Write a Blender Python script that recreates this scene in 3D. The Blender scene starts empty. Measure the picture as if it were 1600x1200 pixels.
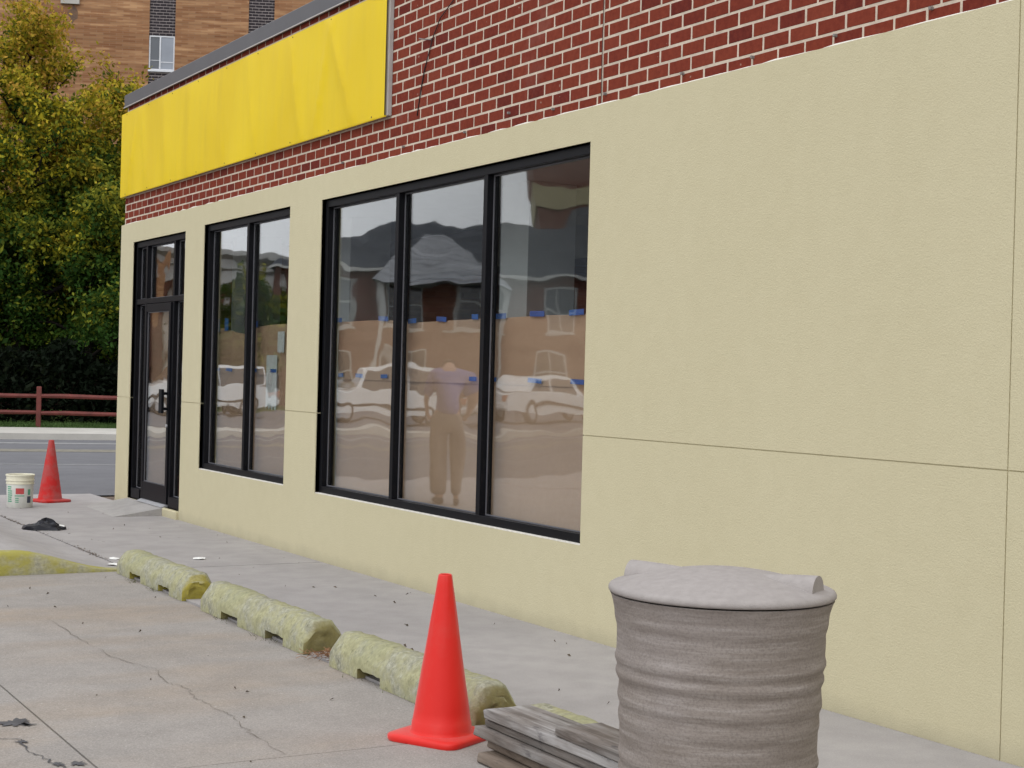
import bpy, bmesh, math, random
import numpy as np
from mathutils import Vector, Matrix, noise as mnoise

random.seed(7)
rng = np.random.default_rng(7)
R_ = math.radians
S = bpy.context.scene
COL = S.collection

# ------------------------------------------------------------------ camera
cam_d = bpy.data.cameras.new('camera'); cam = bpy.data.objects.new('camera', cam_d); COL.objects.link(cam)
cam_d.sensor_fit = 'HORIZONTAL'; cam_d.sensor_width = 36.0; cam_d.lens = 36.0*2423.27/1600
cam_d.clip_start = 0.05; cam_d.clip_end = 2000
_r = Vector((0.864773, -0.501470, 0.026378)); _u = Vector((-0.020900, 0.016542, 0.999645)); _f = Vector((0.501728, 0.865017, -0.003824))
M4 = Matrix(((_r.x, _u.x, -_f.x, -4.968), (_r.y, _u.y, -_f.y, 0), (_r.z, _u.z, -_f.z, 1.5206), (0, 0, 0, 1)))
cam.matrix_world = M4
S.camera = cam

# ------------------------------------------------------------------ sky, sun, exposure (soft overcast daylight)
SUN_EL, SUN_AZ = R_(52), R_(235)      # azimuth measured from +y towards +x: behind-left of the camera
W = bpy.data.worlds.new('World'); S.world = W; W.use_nodes = True
nt = W.node_tree; bg = nt.nodes['Background']
sky = nt.nodes.new('ShaderNodeTexSky'); sky.sky_type = 'NISHITA'; sky.sun_disc = False
sky.sun_elevation = SUN_EL; sky.sun_rotation = SUN_AZ; sky.dust_density = 4.0; sky.air_density = 1.2
hsv = nt.nodes.new('ShaderNodeHueSaturation'); hsv.inputs['Saturation'].default_value = 0.16
nt.links.new(sky.outputs[0], hsv.inputs['Color']); mx = nt.nodes.new('ShaderNodeMix'); mx.data_type = 'RGBA'; mx.inputs[0].default_value = .72; mx.inputs[7].default_value = (9.4, 9.7, 10.2, 1)   # even cloud deck
nt.links.new(hsv.outputs[0], mx.inputs[6]); nt.links.new(mx.outputs[2], bg.inputs['Color'])
bg.inputs['Strength'].default_value = 0.15
sun_d = bpy.data.lights.new('sun', 'SUN'); sun = bpy.data.objects.new('sun', sun_d); COL.objects.link(sun)
sun_d.energy = 0.5; sun_d.angle = R_(40); sun_d.color = (1, 0.96, 0.9)
sd = Vector((math.cos(SUN_EL)*math.sin(SUN_AZ), math.cos(SUN_EL)*math.cos(SUN_AZ), math.sin(SUN_EL)))
sun.rotation_euler = sd.to_track_quat('Z', 'Y').to_euler(); sun.location = (-10, -10, 20)
S.view_settings.view_transform = 'Standard'; S.view_settings.look = 'None'
S.view_settings.gamma = 1.0; S.view_settings.exposure = 0.14; S.view_settings.use_curve_mapping = False
S.render.engine = 'CYCLES'
S.cycles.max_bounces = 8; S.cycles.transparent_max_bounces = 16; S.cycles.caustics_reflective = False
S.cycles.use_denoising = True

# ------------------------------------------------------------------ helpers
class MB:
    def __init__(s): s.v = []; s.f = []
    def quad(s, *p):
        n = len(s.v); s.v += [tuple(q) for q in p]; s.f.append(tuple(range(n, n+len(p)))); return s
    def box(s, x0, x1, y0, y1, z0, z1):
        n = len(s.v)
        s.v += [(x0,y0,z0),(x1,y0,z0),(x1,y1,z0),(x0,y1,z0),(x0,y0,z1),(x1,y0,z1),(x1,y1,z1),(x0,y1,z1)]
        s.f += [tuple(n+i for i in q) for q in ((0,3,2,1),(4,5,6,7),(0,1,5,4),(1,2,6,5),(2,3,7,6),(3,0,4,7))]; return s
    def cbox(s, x0, x1, y0, y1, z0, z1, c=0.004):
        """box with chamfered edges"""
        n = len(s.v); P = {}
        for ix in (0,1):
            for iy in (0,1):
                for iz in (0,1):
                    X, Y, Z = (x0,x1)[ix], (y0,y1)[iy], (z0,z1)[iz]
                    dx, dy, dz = (c,-c)[ix], (c,-c)[iy], (c,-c)[iz]
                    P[ix,iy,iz,0] = len(s.v); s.v.append((X, Y+dy, Z+dz))
                    P[ix,iy,iz,1] = len(s.v); s.v.append((X+dx, Y, Z+dz))
                    P[ix,iy,iz,2] = len(s.v); s.v.append((X+dx, Y+dy, Z))
        for a in (0,1):
            s.f.append((P[a,0,0,0],P[a,1,0,0],P[a,1,1,0],P[a,0,1,0]))
            s.f.append((P[0,a,0,1],P[1,a,0,1],P[1,a,1,1],P[0,a,1,1]))
            s.f.append((P[0,0,a,2],P[1,0,a,2],P[1,1,a,2],P[0,1,a,2]))
        for a in (0,1):
            for b in (0,1):
                s.f.append((P[a,b,0,0],P[a,b,0,1],P[a,b,1,1],P[a,b,1,0]))
                s.f.append((P[a,0,b,0],P[a,0,b,2],P[a,1,b,2],P[a,1,b,0]))
                s.f.append((P[0,a,b,1],P[0,a,b,2],P[1,a,b,2],P[1,a,b,1]))
                for c_ in (0,1): s.f.append((P[a,b,c_,0],P[a,b,c_,1],P[a,b,c_,2]))
        return s
    def grid(s, pts, closed_u=False, closed_v=False):
        """pts: list of rows of points"""
        n = len(s.v); nu, nv = len(pts), len(pts[0])
        for r in pts: s.v += [tuple(q) for q in r]
        for i in range(nu if closed_u else nu-1):
            for j in range(nv if closed_v else nv-1):
                a, b = i*nv+j, i*nv+(j+1) % nv; c, d = ((i+1) % nu)*nv+(j+1) % nv, ((i+1) % nu)*nv+j
                s.f.append((n+a, n+b, n+c, n+d))
        return s
    def tube(s, pts, rad, seg=6, caps=True):
        pts = [Vector(p) for p in pts]; rad = rad if hasattr(rad, '__len__') else [rad]*len(pts)
        rows = []
        for i, p in enumerate(pts):
            t = (pts[min(i+1, len(pts)-1)]-pts[max(i-1, 0)]).normalized()
            a = t.cross(Vector((0,0,1)) if abs(t.z) < .9 else Vector((1,0,0))).normalized(); b = t.cross(a)
            rows.append([p+(a*math.cos(2*math.pi*k/seg)+b*math.sin(2*math.pi*k/seg))*rad[i] for k in range(seg)])
        n = len(s.v); s.grid(rows, closed_v=True)
        if caps:
            s.f.append(tuple(n+k for k in range(seg))); m = n+(len(rows)-1)*seg; s.f.append(tuple(m+k for k in reversed(range(seg))))
        return s
    def lathe(s, prof, seg=48, c=(0,0,0), wob=None):
        rows = []
        for r, z in prof:
            rows.append([(c[0]+(r+(wob(k, z) if wob else 0))*math.cos(2*math.pi*k/seg), c[1]+(r+(wob(k, z) if wob else 0))*math.sin(2*math.pi*k/seg), c[2]+z) for k in range(seg)])
        return s.grid(rows, closed_v=True)
    def prism(s, poly, axis, a, b):
        """extrude a polygon (list of 2-tuples) along an axis from a to b"""
        def P(q, t):
            return {'x': (t,q[0],q[1]), 'y': (q[0],t,q[1]), 'z': (q[0],q[1],t)}[axis]
        n = len(s.v); m = len(poly)
        s.v += [P(q,a) for q in poly]+[P(q,b) for q in poly]
        s.f.append(tuple(n+i for i in range(m))); s.f.append(tuple(n+m+i for i in reversed(range(m))))
        for i in range(m): s.f.append((n+i, n+m+i, n+m+(i+1) % m, n+(i+1) % m))
        return s
    def rot(s, ang, about=(0,0,0), axis='Z'):
        m = Matrix.Translation(about) @ Matrix.Rotation(ang, 4, axis) @ Matrix.Translation(-Vector(about))
        s.v = [tuple(m @ Vector(q)) for q in s.v]; return s
    def move(s, d):
        s.v = [(q[0]+d[0], q[1]+d[1], q[2]+d[2]) for q in s.v]; return s
    def mesh(s, name, shift=(0,0,0), smooth=False, fixn=True):
        me = bpy.data.meshes.new(name)
        me.from_pydata([(q[0]-shift[0], q[1]-shift[1], q[2]-shift[2]) for q in s.v], [], s.f)
        if fixn:
            bm = bmesh.new(); bm.from_mesh(me); bmesh.ops.recalc_face_normals(bm, faces=bm.faces); bm.to_mesh(me); bm.free()
        if smooth:
            me.polygons.foreach_set('use_smooth', [True]*len(me.polygons))
        return me

WP = {}
def obj(name, mb, mat, parent=None, at=None, smooth=False, sharp=None, fixn=True):
    """one mesh object; geometry is given in the same frame as the parent thing's base point"""
    shift = WP.get(parent.name, (0,0,0)) if parent else (at or (0,0,0))
    me = mb.mesh(name, shift, smooth, fixn) if isinstance(mb, MB) else mb
    o = bpy.data.objects.new(name, me); COL.objects.link(o)
    if mat: me.materials.append(mat)
    if parent: o.parent = parent
    elif at: o.location = at
    WP[o.name] = shift
    if sharp is not None and smooth: me.set_sharp_from_angle(angle=R_(sharp))
    return o
def thing(name, label, cat, at=(0,0,0), group=None):
    o = bpy.data.objects.new(name, None); COL.objects.link(o); o.empty_display_size = .1
    o.location = at; WP[o.name] = tuple(at); tag(o, label, cat, group); return o
def tag(o, label, cat, group=None):
    o['label'] = label; o['category'] = cat
    if group: o['group'] = group
    return o
def struct(o, kind='structure'):
    o['kind'] = kind; return o

# ------------------------------------------------------------------ materials
class NT:
    def __init__(s, name):
        s.m = bpy.data.materials.new(name); s.m.use_nodes = True; s.t = s.m.node_tree
        s.b = s.t.nodes['Principled BSDF']; s.out = s.t.nodes['Material Output']
        s.coord = None
    def n(s, t, **kw):
        x = s.t.nodes.new(t)
        for k, v in kw.items(): setattr(x, k, v)
        return x
    def l(s, a, b): s.t.links.new(a, b)
    def obj(s):
        if not s.coord: s.coord = s.n('ShaderNodeTexCoord').outputs['Object']
        return s.coord
    def pos(s): return s.n('ShaderNodeNewGeometry').outputs['Position']
    def scaled(s, sc, vec=None):
        m = s.n('ShaderNodeMapping'); s.l(vec or s.obj(), m.inputs['Vector']); m.inputs['Scale'].default_value = sc; return m.outputs[0]
    def noise(s, scale, detail=4, rough=.55, vec=None, dist=0):
        x = s.n('ShaderNodeTexNoise'); x.inputs['Scale'].default_value = scale; x.inputs['Detail'].default_value = detail
        x.inputs['Roughness'].default_value = rough; x.inputs['Distortion'].default_value = dist; s.l(vec or s.obj(), x.inputs['Vector']); return x.outputs[0]
    def ramp(s, fac, stops):
        r = s.n('ShaderNodeValToRGB'); s.l(fac, r.inputs[0]); e = r.color_ramp.elements
        while len(e) < len(stops): e.new(.5)
        for k, (p, c) in enumerate(stops):
            e[k].position = p; e[k].color = (c, c, c, 1) if not hasattr(c, '__len__') else (*c, 1)
        return r.outputs[0]
    def mix(s, fac, a, b, mode='MIX'):
        x = s.n('ShaderNodeMix', data_type='RGBA', blend_type=mode)
        for i, v in ((0, fac), (6, a), (7, b)):
            if hasattr(v, 'is_linked'): s.l(v, x.inputs[i])
            elif i == 0: x.inputs[0].default_value = v
            else: x.inputs[i].default_value = (*v, 1)
        return x.outputs[2]
    def math(s, op, a, b=None, c=None):
        x = s.n('ShaderNodeMath', operation=op)
        for i, v in enumerate((a, b, c)):
            if v is None: continue
            if hasattr(v, 'is_linked'): s.l(v, x.inputs[i])
            else: x.inputs[i].default_value = v
        return x.outputs[0]
    def bump(s, h, strength=.3, dist=.01, normal=None):
        x = s.n('ShaderNodeBump'); x.inputs['Strength'].default_value = strength; x.inputs['Distance'].default_value = dist
        s.l(h, x.inputs['Height'])
        if normal: s.l(normal, x.inputs['Normal'])
        return x.outputs[0]
    def fin(s, col, rough=.8, normal=None, spec=.5, **kw):
        for k, v in (('Base Color', col), ('Roughness', rough)):
            if hasattr(v, 'is_linked'): s.l(v, s.b.inputs[k])
            else: s.b.inputs[k].default_value = (*v, 1) if hasattr(v, '__len__') else v
        s.b.inputs['Specular IOR Level'].default_value = spec
        if normal: s.l(normal, s.b.inputs['Normal'])
        for k, v in kw.items(): s.b.inputs[k.replace('_', ' ')].default_value = v
        return s.m

def simple(name, c, rough=.6, var=.12, scale=6, bump=.0, bscale=60, spec=.4, **kw):
    t = NT(name); n = t.noise(scale, 5)
    lo = tuple(max(0, x*(1-var)) for x in c); hi = tuple(x*(1+var) for x in c)
    col = t.ramp(n, [(.3, lo), (.7, hi)])
    nor = t.bump(t.noise(bscale, 3), bump, .004) if bump else None
    return t.fin(col, rough, nor, spec, **kw)

def m_stucco():
    t = NT('stucco_render'); p = t.obj()
    big = t.noise(.55, 4, vec=t.scaled((1, 1, .45))); fine = t.noise(95, 2); mid = t.noise(9, 4)
    c = t.ramp(big, [(.25, (.538, .487, .322)), (.55, (.556, .505, .338)), (.8, (.574, .523, .353))])
    c = t.mix(.06, c, t.ramp(mid, [(.3, (.40, .35, .2)), (.7, (.7, .65, .45))]))
    c = t.mix(t.math('MULTIPLY', t.ramp(fine, [(.35, 1.0), (.6, 0.0)]), .10), c, (.33, .30, .19))
    sep = t.n('ShaderNodeSeparateXYZ'); t.l(t.pos(), sep.inputs[0])
    low = t.ramp(t.math('ADD', sep.outputs[2], t.math('MULTIPLY', t.noise(5, 4), .12)), [(.05, 1.0), (.16, 0.0)])   # splash dirt along the ground
    c = t.mix(t.math('MULTIPLY', low, .35), c, (.24, .22, .16))
    h = t.math('ADD', t.noise(130, 2), t.math('MULTIPLY', t.noise(45, 3), .7))
    return t.fin(c, .92, t.bump(h, .55, .004), .2)

def m_brick():
    t = NT('red_brick'); sep = t.n('ShaderNodeSeparateXYZ'); t.l(t.pos(), sep.inputs[0])
    oi = t.n('ShaderNodeObjectInfo'); gi = t.n('ShaderNodeNewGeometry')
    wn = t.math('FRACT', t.math('ADD', oi.outputs['Random'], t.math('MULTIPLY', gi.outputs['Random Per Island'], 7.31)))
    c = t.ramp(wn, [(0, (.105, .018, .015)), (.10, (.122, .021, .016)), (.18, (.168, .031, .019)), (.6, (.190, .037, .021)), (1, (.212, .046, .026))])
    P = t.pos()
    c = t.mix(.35, c, t.ramp(t.noise(38, 5, vec=P), [(.3, (.10, .017, .012)), (.7, (.235, .05, .028))]))
    sp = t.ramp(t.noise(26, 2, .4, vec=P), [(.745, 0), (.77, 1)])
    c = t.mix(t.math('MULTIPLY', sp, .6), c, (.42, .30, .24))
    ef = t.ramp(t.noise(1.7, 5, .65, vec=P), [(.60, 0), (.78, 1)])
    c = t.mix(t.math('MULTIPLY', ef, .10), c, (.5, .38, .33))
    return t.fin(c, .85, t.bump(t.noise(120, 4, vec=P), .45, .003), .08)

def m_concrete(name, a, b, tan=None, dark=.5, agg=.5, scale=1.0, stretch=(1,1,1)):
    t = NT(name); P = t.obj()
    big = t.noise(.6*scale, 6, .6, vec=t.scaled(stretch)); mid = t.noise(4*scale, 6, .6); fine = t.noise(140, 3, .7); sp = t.noise(60, 2, .5)
    c = t.ramp(big, [(.3, a), (.7, b)])
    if tan: c = t.mix(t.ramp(t.noise(.8, 4, .5, vec=t.scaled((.55, 1.5, 1))), [(.45, 0), (.66, .9)]), c, tan)
    c = t.mix(t.math('MULTIPLY', t.ramp(mid, [(.38, 1), (.6, 0)]), dark*.55), c, tuple(x*.55 for x in a))
    c = t.mix(agg*.45, c, t.ramp(fine, [(.3, tuple(x*.45 for x in a)), (.55, b), (.75, tuple(min(.8, x*1.6) for x in b))]))
    c = t.mix(t.math('MULTIPLY', t.ramp(sp, [(.70, 0), (.76, 1)]), agg*.5), c, (.62, .60, .57))
    st = t.ramp(t.noise(1.3, 5, .7), [(.62, 0), (.8, 1)])
    c = t.mix(t.math('MULTIPLY', st, dark*.6), c, tuple(x*.4 for x in a))
    h = t.math('ADD', fine, t.math('MULTIPLY', mid, .6))
    return t.fin(c, .9, t.bump(h, .35, .004), .25)

def m_moss(name, moss_amt, yel):
    t = NT(name)
    n1 = t.noise(7, 6, .65); n2 = t.noise(45, 4, .7); n3 = t.noise(3, 4)
    grey = t.ramp(n2, [(.3, (.20, .195, .15)), (.55, (.36, .355, .275)), (.8, (.54, .52, .44))])
    ye = t.ramp(t.noise(60, 3), [(.3, (.27, .26, .145)), (.7, (.44, .425, .265))])
    c = t.mix(t.ramp(n1, [(.5-moss_amt*.3, 0), (.62-moss_amt*.2, 1)]), grey, ye)
    c = t.mix(t.math('MULTIPLY', t.ramp(n3, [(.5, 0), (.7, 1)]), .45), c, (.30, .31, .20))
    c = t.mix(t.math('MULTIPLY', t.ramp(t.noise(22, 5, .7), [(.56, 0), (.68, 1)]), .55), c, (.09, .085, .055))
    g = t.n('ShaderNodeNewGeometry'); sx = t.n('ShaderNodeSeparateXYZ'); t.l(g.outputs['Normal'], sx.inputs[0])
    end = t.ramp(t.math('MULTIPLY', sx.outputs[1], -1.0), [(.55, 0), (.8, 1)])     # paint kept on the end nearest the camera
    c = t.mix(t.math('MULTIPLY', end, .8), c, yel)
    c = t.mix(t.math('MULTIPLY', t.ramp(t.noise(30, 5, .7), [(.5, 0), (.65, 1)]), .35), c, (.12, .11, .06))
    return t.fin(c, .95, t.bump(t.math('ADD', n2, t.noise(110,3,.7)), .55, .006), .1)

def m_glass():
    t = NT('window_glass'); t.t.nodes.remove(t.b)
    g = t.n('ShaderNodeNewGeometry')
    P = t.pos()
    h = t.noise(1.15, 1, .4, vec=t.scaled((1, 1, .8), P)); h2 = t.noise(4.0, 1, .4, vec=t.scaled((1, .5, 1.2), P))
    nor = t.bump(t.math('ADD', h, t.math('MULTIPLY', h2, .13)), 1.0, .0065)
    dp = t.n('ShaderNodeVectorMath', operation='DOT_PRODUCT'); t.l(g.outputs['Incoming'], dp.inputs[0]); t.l(g.outputs['Normal'], dp.inputs[1])
    c = t.math('ABSOLUTE', dp.outputs['Value'])
    F = t.math('ADD', .045, t.math('MULTIPLY', t.math('POWER', t.math('SUBTRACT', 1.0, c), 5.0), .955))
    F = t.math('MINIMUM', t.math('MULTIPLY', F, 2.45), 1.0)
    tr = t.n('ShaderNodeBsdfTransparent'); tr.inputs[0].default_value = (.95, .97, .965, 1)
    gl = t.n('ShaderNodeBsdfGlossy'); gl.inputs['Roughness'].default_value = 0.018; t.l(nor, gl.inputs['Normal'])
    ms = t.n('ShaderNodeMixShader'); t.l(F, ms.inputs[0]); t.l(tr.outputs[0], ms.inputs[1]); t.l(gl.outputs[0], ms.inputs[2])
    t.l(ms.outputs[0], t.out.inputs['Surface']); return t.m

def m_leaf(name, lowz, highz, green, yellow, brown):
    t = NT(name); g = t.n('ShaderNodeNewGeometry')
    sep = t.n('ShaderNodeSeparateXYZ'); t.l(g.outputs['Position'], sep.inputs[0])
    hz = t.n('ShaderNodeMapRange'); t.l(sep.outputs[2], hz.inputs[0]); hz.inputs[1].default_value = lowz; hz.inputs[2].default_value = highz
    patch = t.noise(.9, 3, .6, vec=g.outputs['Position'])
    f = t.math('ADD', t.math('MULTIPLY', hz.outputs[0], .85), t.math('SUBTRACT', t.math('MULTIPLY', patch, 1.7), .95))
    f = t.math('ADD', f, t.math('MULTIPLY', t.math('SUBTRACT', g.outputs['Random Per Island'], .5), .7))
    c = t.ramp(f, [(.12, green), (.42, tuple((a+b)/2 for a, b in zip(green, yellow))), (.68, yellow), (.95, brown)])
    br = t.ramp(g.outputs['Random Per Island'], [(0, .7), (1, 1.25)])
    c = t.mix(1.0, c, br, 'MULTIPLY')
    m = t.fin(c, .7, None, .12)
    tl = t.n('ShaderNodeBsdfTranslucent'); t.l(c, tl.inputs[0]); ms = t.n('ShaderNodeMixShader'); ms.inputs[0].default_value = .28
    t.l(t.b.outputs[0], ms.inputs[1]); t.l(tl.outputs[0], ms.inputs[2]); t.l(ms.outputs[0], t.out.inputs['Surface'])
    return m

def m_brickwall(name, c1, c2, mortar, bw=.2, bh=.075, ms=.010):
    t = NT(name)
    b = t.n('ShaderNodeTexBrick'); b.inputs['Scale'].default_value = 1.0; b.inputs['Brick Width'].default_value = bw; b.inputs['Row Height'].default_value = bh
    b.inputs['Mortar Size'].default_value = ms; b.inputs['Mortar Smooth'].default_value = .2; b.inputs['Bias'].default_value = -.1
    b.inputs['Color1'].default_value = (*c1, 1); b.inputs['Color2'].default_value = (*c2, 1); b.inputs['Mortar'].default_value = (*mortar, 1)
    sep = t.n('ShaderNodeSeparateXYZ'); t.l(t.obj(), sep.inputs[0]); cb = t.n('ShaderNodeCombineXYZ')
    t.l(t.math('ADD', sep.outputs[0], sep.outputs[1]), cb.inputs[0]); t.l(sep.outputs[2], cb.inputs[1])
    t.l(cb.outputs[0], b.inputs['Vector'])
    st = t.noise(1.0, 5, .6, vec=t.scaled((.55, .55, 7.5)))
    c = t.mix(.42, b.outputs['Color'], t.ramp(st, [(.3, tuple(x*.55 for x in c1)), (.5, c1), (.72, tuple(min(1, x*1.6) for x in c2))]))
    return t.fin(c, .9, t.bump(b.outputs['Fac'], -.3, .006), .15)

def m_wood(name, base, light):
    t = NT(name); v = t.scaled((14, .9, 16))
    n = t.noise(2.2, 6, .65, vec=v, dist=.6); n2 = t.noise(3, 4, .6)
    c = t.ramp(n, [(.28, tuple(x*.35 for x in base)), (.45, base), (.7, light)])
    c = t.mix(t.ramp(n2, [(.45, 0), (.75, .55)]), c, (.13, .095, .075))
    c = t.mix(t.math('MULTIPLY', t.ramp(t.noise(11, 4, .7, vec=t.scaled((2, .7, 2))), [(.60, 0), (.72, 1)]), .6), c, (.045, .04, .045))
    return t.fin(c, .9, t.bump(n, .7, .006), .15)

def m_can():
    t = NT('rotomoulded_can'); v = t.scaled((1, 1, 16))
    n = t.noise(5.5, 6, .65, vec=v); sp = t.noise(150, 2, .6)
    c = t.ramp(n, [(.3, (.185, .155, .133)), (.52, (.245, .212, .188)), (.75, (.33, .298, .275))])
    c = t.mix(t.math('MULTIPLY', t.ramp(sp, [(.35, 1), (.55, 0)]), .35), c, (.105, .085, .075))
    c = t.mix(t.math('MULTIPLY', t.ramp(t.noise(2, 4), [(.45, 0), (.7, 1)]), .3), c, (.30, .275, .28))
    return t.fin(c, .75, t.bump(t.math('ADD', n, sp), .3, .004), .35)

M = {}
M['stucco'] = m_stucco(); M['brick'] = m_brick()
M['mortar'] = simple('pale_mortar', (.56, .475, .385), .95, .15, 14, .5, 90, .1)
M['caulk'] = simple('white_caulk', (.72, .69, .63), .8, .1, 30, .3, 80)
M['frame'] = simple('dark_bronze_aluminium', (.005, .005, .0068), .45, .2, 4, 0, 60, .13)
M['gasket'] = simple('grey_gasket', (.13, .13, .145), .5, .1)
M['glass'] = m_glass()
M['kraft'] = (lambda t: t.fin(t.mix(.5, t.ramp(t.noise(1.3, 4), [(.3, (.50, .315, .205)), (.7, (.58, .38, .255))]), t.ramp(t.noise(180, 2, vec=t.scaled((1, 1, .15))), [(.3, (.48, .30, .19)), (.7, (.60, .395, .265))])), .8, t.bump(t.noise(3, 3), .4, .03), .2))(NT('kraft_paper'))
M['tape'] = simple('blue_masking_tape', (.018, .11, .40), .6, .1)
M['coping'] = simple('charcoal_metal_coping', (.068, .066, .072), .45, .08, 3)
M['drip'] = simple('pale_drip_edge', (.42, .40, .38), .5, .1)
M['alu'] = simple('mill_aluminium', (.62, .62, .64), .35, .1, 20, 0, 60, .5, Metallic=.6)
def m_vinyl():
    t = NT('yellow_vinyl'); n = t.noise(.9, 4, .5, vec=t.scaled((1, 1, .35)))
    c = t.ramp(n, [(.3, (.68, .475, .002)), (.7, (.78, .575, .004))])
    c = t.mix(t.math('MULTIPLY', t.ramp(t.noise(8, 5, .7, vec=t.scaled((1, 1, .12))), [(.5, 0), (.75, 1)]), .12), c, (.45, .34, .03))
    return t.fin(c, .5, t.bump(t.noise(1.6, 3, .5, vec=t.scaled((1, 1, .45))), .6, .06), .2)
M['vinyl'] = m_vinyl()
M['sidewalk'] = m_concrete('sidewalk_concrete', (.315, .297, .292), (.40, .377, .368), None, .45, .45, 1.0)
M['lot'] = m_concrete('lot_concrete', (.275, .252, .232), (.345, .318, .295), (.32, .245, .175), .6, .9, 1.0, (1, 1, 1))
M['ramp'] = m_concrete('ramp_concrete', (.33, .315, .30), (.42, .40, .385), None, .5, .5, 2)
M['dirt'] = simple('joint_dirt', (.13, .095, .07), .95, .4, 20, .5)
M['asphalt'] = m_concrete('road_asphalt', (.125, .125, .135), (.175, .175, .185), None, .4, .5, .6, (.25, 1.4, 1))
M['paint_w'] = simple('worn_road_paint', (.26, .26, .26), .8, .25, 9)
M['paint_y'] = simple('worn_yellow_paint', (.20, .185, .15), .8, .3, 9)
M['earth'] = m_concrete('ground_earth', (.16, .15, .13), (.24, .225, .20), None, .5, .5, .3)
M['farpave'] = m_concrete('far_pavement', (.42, .40, .36), (.52, .50, .46), None, .4, .3, .5)
M['grass'] = simple('lawn', (.055, .095, .028), .9, .4, 2.5, .8, 20, .1)
M['moss1'] = m_moss('weathered_yellow_concrete', .30, (.33, .27, .02))
M['moss2'] = m_moss('mossy_concrete', .38, (.17, .14, .045))
M['kerb'] = (lambda t: t.fin(t.mix(t.ramp(t.noise(3.2, 5, .6, vec=t.scaled((.8, 1, 1.2))), [(.42, 0), (.56, 1)]), t.ramp(t.noise(40, 3), [(.3, (.26, .25, .18)), (.7, (.42, .40, .29))]), (.34, .31, .085)), .95, t.bump(t.noise(50, 4), .6, .008), .1))(NT('kerb_worn_yellow'))
M['cone'] = (lambda t: t.fin(t.mix(t.ramp(t.noise(5, 5, .6), [(.5, 0), (.72, .4)]), (.64, .014, .008), (.55, .06, .045)), .5, t.bump(t.noise(30, 3), .15, .003), .35, Sheen_Weight=.25, Sheen_Roughness=.4))(NT('orange_red_pvc'))
M['cone_old'] = (lambda t: t.fin(t.mix(t.ramp(t.noise(6, 5, .65), [(.4, 0), (.6, .85)]), (.50, .024, .022), (.36, .085, .08)), .75, t.bump(t.noise(30, 3), .2, .003), .2))(NT('faded_red_pvc'))
M['cone_in'] = simple('cone_inside', (.20, .01, .008), .8)
M['can'] = m_can()
M['can_lid'] = simple('sky_paled_can_lid', (.325, .298, .285), .85, .07, 40, .35, 170, .15)  # paler than the body: sky light on the lid put into its colour
M['woodA'] = m_wood('grey_weathered_plank', (.165, .148, .135), (.30, .285, .275))
M['woodB'] = m_wood('brown_weathered_plank', (.145, .115, .09), (.27, .225, .185))
M['woodC'] = m_wood('pale_weathered_plank', (.235, .22, .21), (.42, .41, .405))
M['bucket'] = simple('bucket_plastic', (.62, .62, .57), .45, .08, 8)
M['bucket_rim'] = simple('bucket_rim_plastic', (.70, .67, .53), .45, .08, 8)
M['lab_green'] = simple('label_green', (.10, .33, .20), .6); M['lab_red'] = simple('label_red', (.50, .07, .07), .6); M['lab_dark'] = simple('label_dark', (.06, .07, .10), .6)
M['bag'] = simple('black_plastic', (.008, .008, .013), .35, .2, 10, .5, 25, .22)
M['white'] = simple('white_paper', (.75, .75, .73), .8, .05)
M['crack'] = simple('crack_dirt', (.17, .145, .125), .95, .3, 20)
M['tar'] = simple('tar', (.07, .068, .072), .8, .3, 20, .6)
M['litter'] = simple('dead_leaf', (.075, .055, .035), .9, .5, 3)
M['twig'] = simple('pine_straw', (.26, .135, .07), .9, .4, 12)
M['weed'] = simple('weed_green', (.11, .11, .05), .8, .3, 12)
M['redwood'] = simple('red_brown_fence_paint', (.125, .028, .022), .7, .25, 5, .3, 30)
M['bark'] = simple('shaded_bark', (.016, .013, .011), .95, .4, 9, .8, 18, .1)  # bark colour carries the black shade under the crowns
M['leafA'] = m_leaf('autumn_leaf', 2.0, 10.5, (.048, .098, .012), (.42, .345, .022), (.42, .25, .04))
M['leafB'] = m_leaf('green_leaf', 1.5, 9.0, (.032, .080, .012), (.25, .245, .022), (.38, .28, .03))
M['shade_hedge'] = m_leaf('shaded_leaf', 0.0, 30.0, (.005, .010, .004), (.014, .018, .005), (.02, .02, .006))  # near-black leaves, tree shade put into their colour
M['tanbrick'] = m_brickwall('tan_brick', (.23, .105, .05), (.42, .25, .13), (.30, .19, .12), .2, .068, .006)
M['dkbrick'] = simple('dark_purple_brick', (.022, .016, .020), .85, .3, 4)
M['ltmortar'] = simple('light_mortar', (.40, .35, .34), .9, .1)
M['brownbase'] = m_brickwall('shaded_brown_brick', (.022, .010, .008), (.030, .013, .010), (.016, .011, .010), .2, .068, .008)  # brown brick, darkened in colour for the shade under the trees
M['whiteframe'] = simple('white_window_frame', (.62, .63, .66), .5, .05)
M['farglass'] = simple('far_pane_glass', (.055, .062, .075), .08, .2, 1.5, 0, 60, .8)
M['blind'] = simple('pane_with_blind', (.24, .26, .30), .25, .12, 1.5, 0, 60, .6)
M['int_wall'] = simple('interior_cream', (.34, .32, .26), .9, .05)
M['int_red'] = simple('interior_dark_red', (.075, .018, .014), .9, .1)
M['int_floor'] = simple('interior_floor', (.16, .15, .14), .7, .15)
M['int_white'] = simple('interior_white', (.62, .62, .60), .9, .05)
M['int_orange'] = simple('orange_plastic', (.50, .12, .04), .6)
M['slate'] = m_brickwall('slate_roofing', (.055, .062, .075), (.085, .092, .105), (.03, .033, .04), .3, .2, .012)
M['housebrick'] = m_brickwall('house_red_brick', (.16, .05, .035), (.21, .075, .05), (.30, .26, .22), .2, .075, .01)
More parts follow.
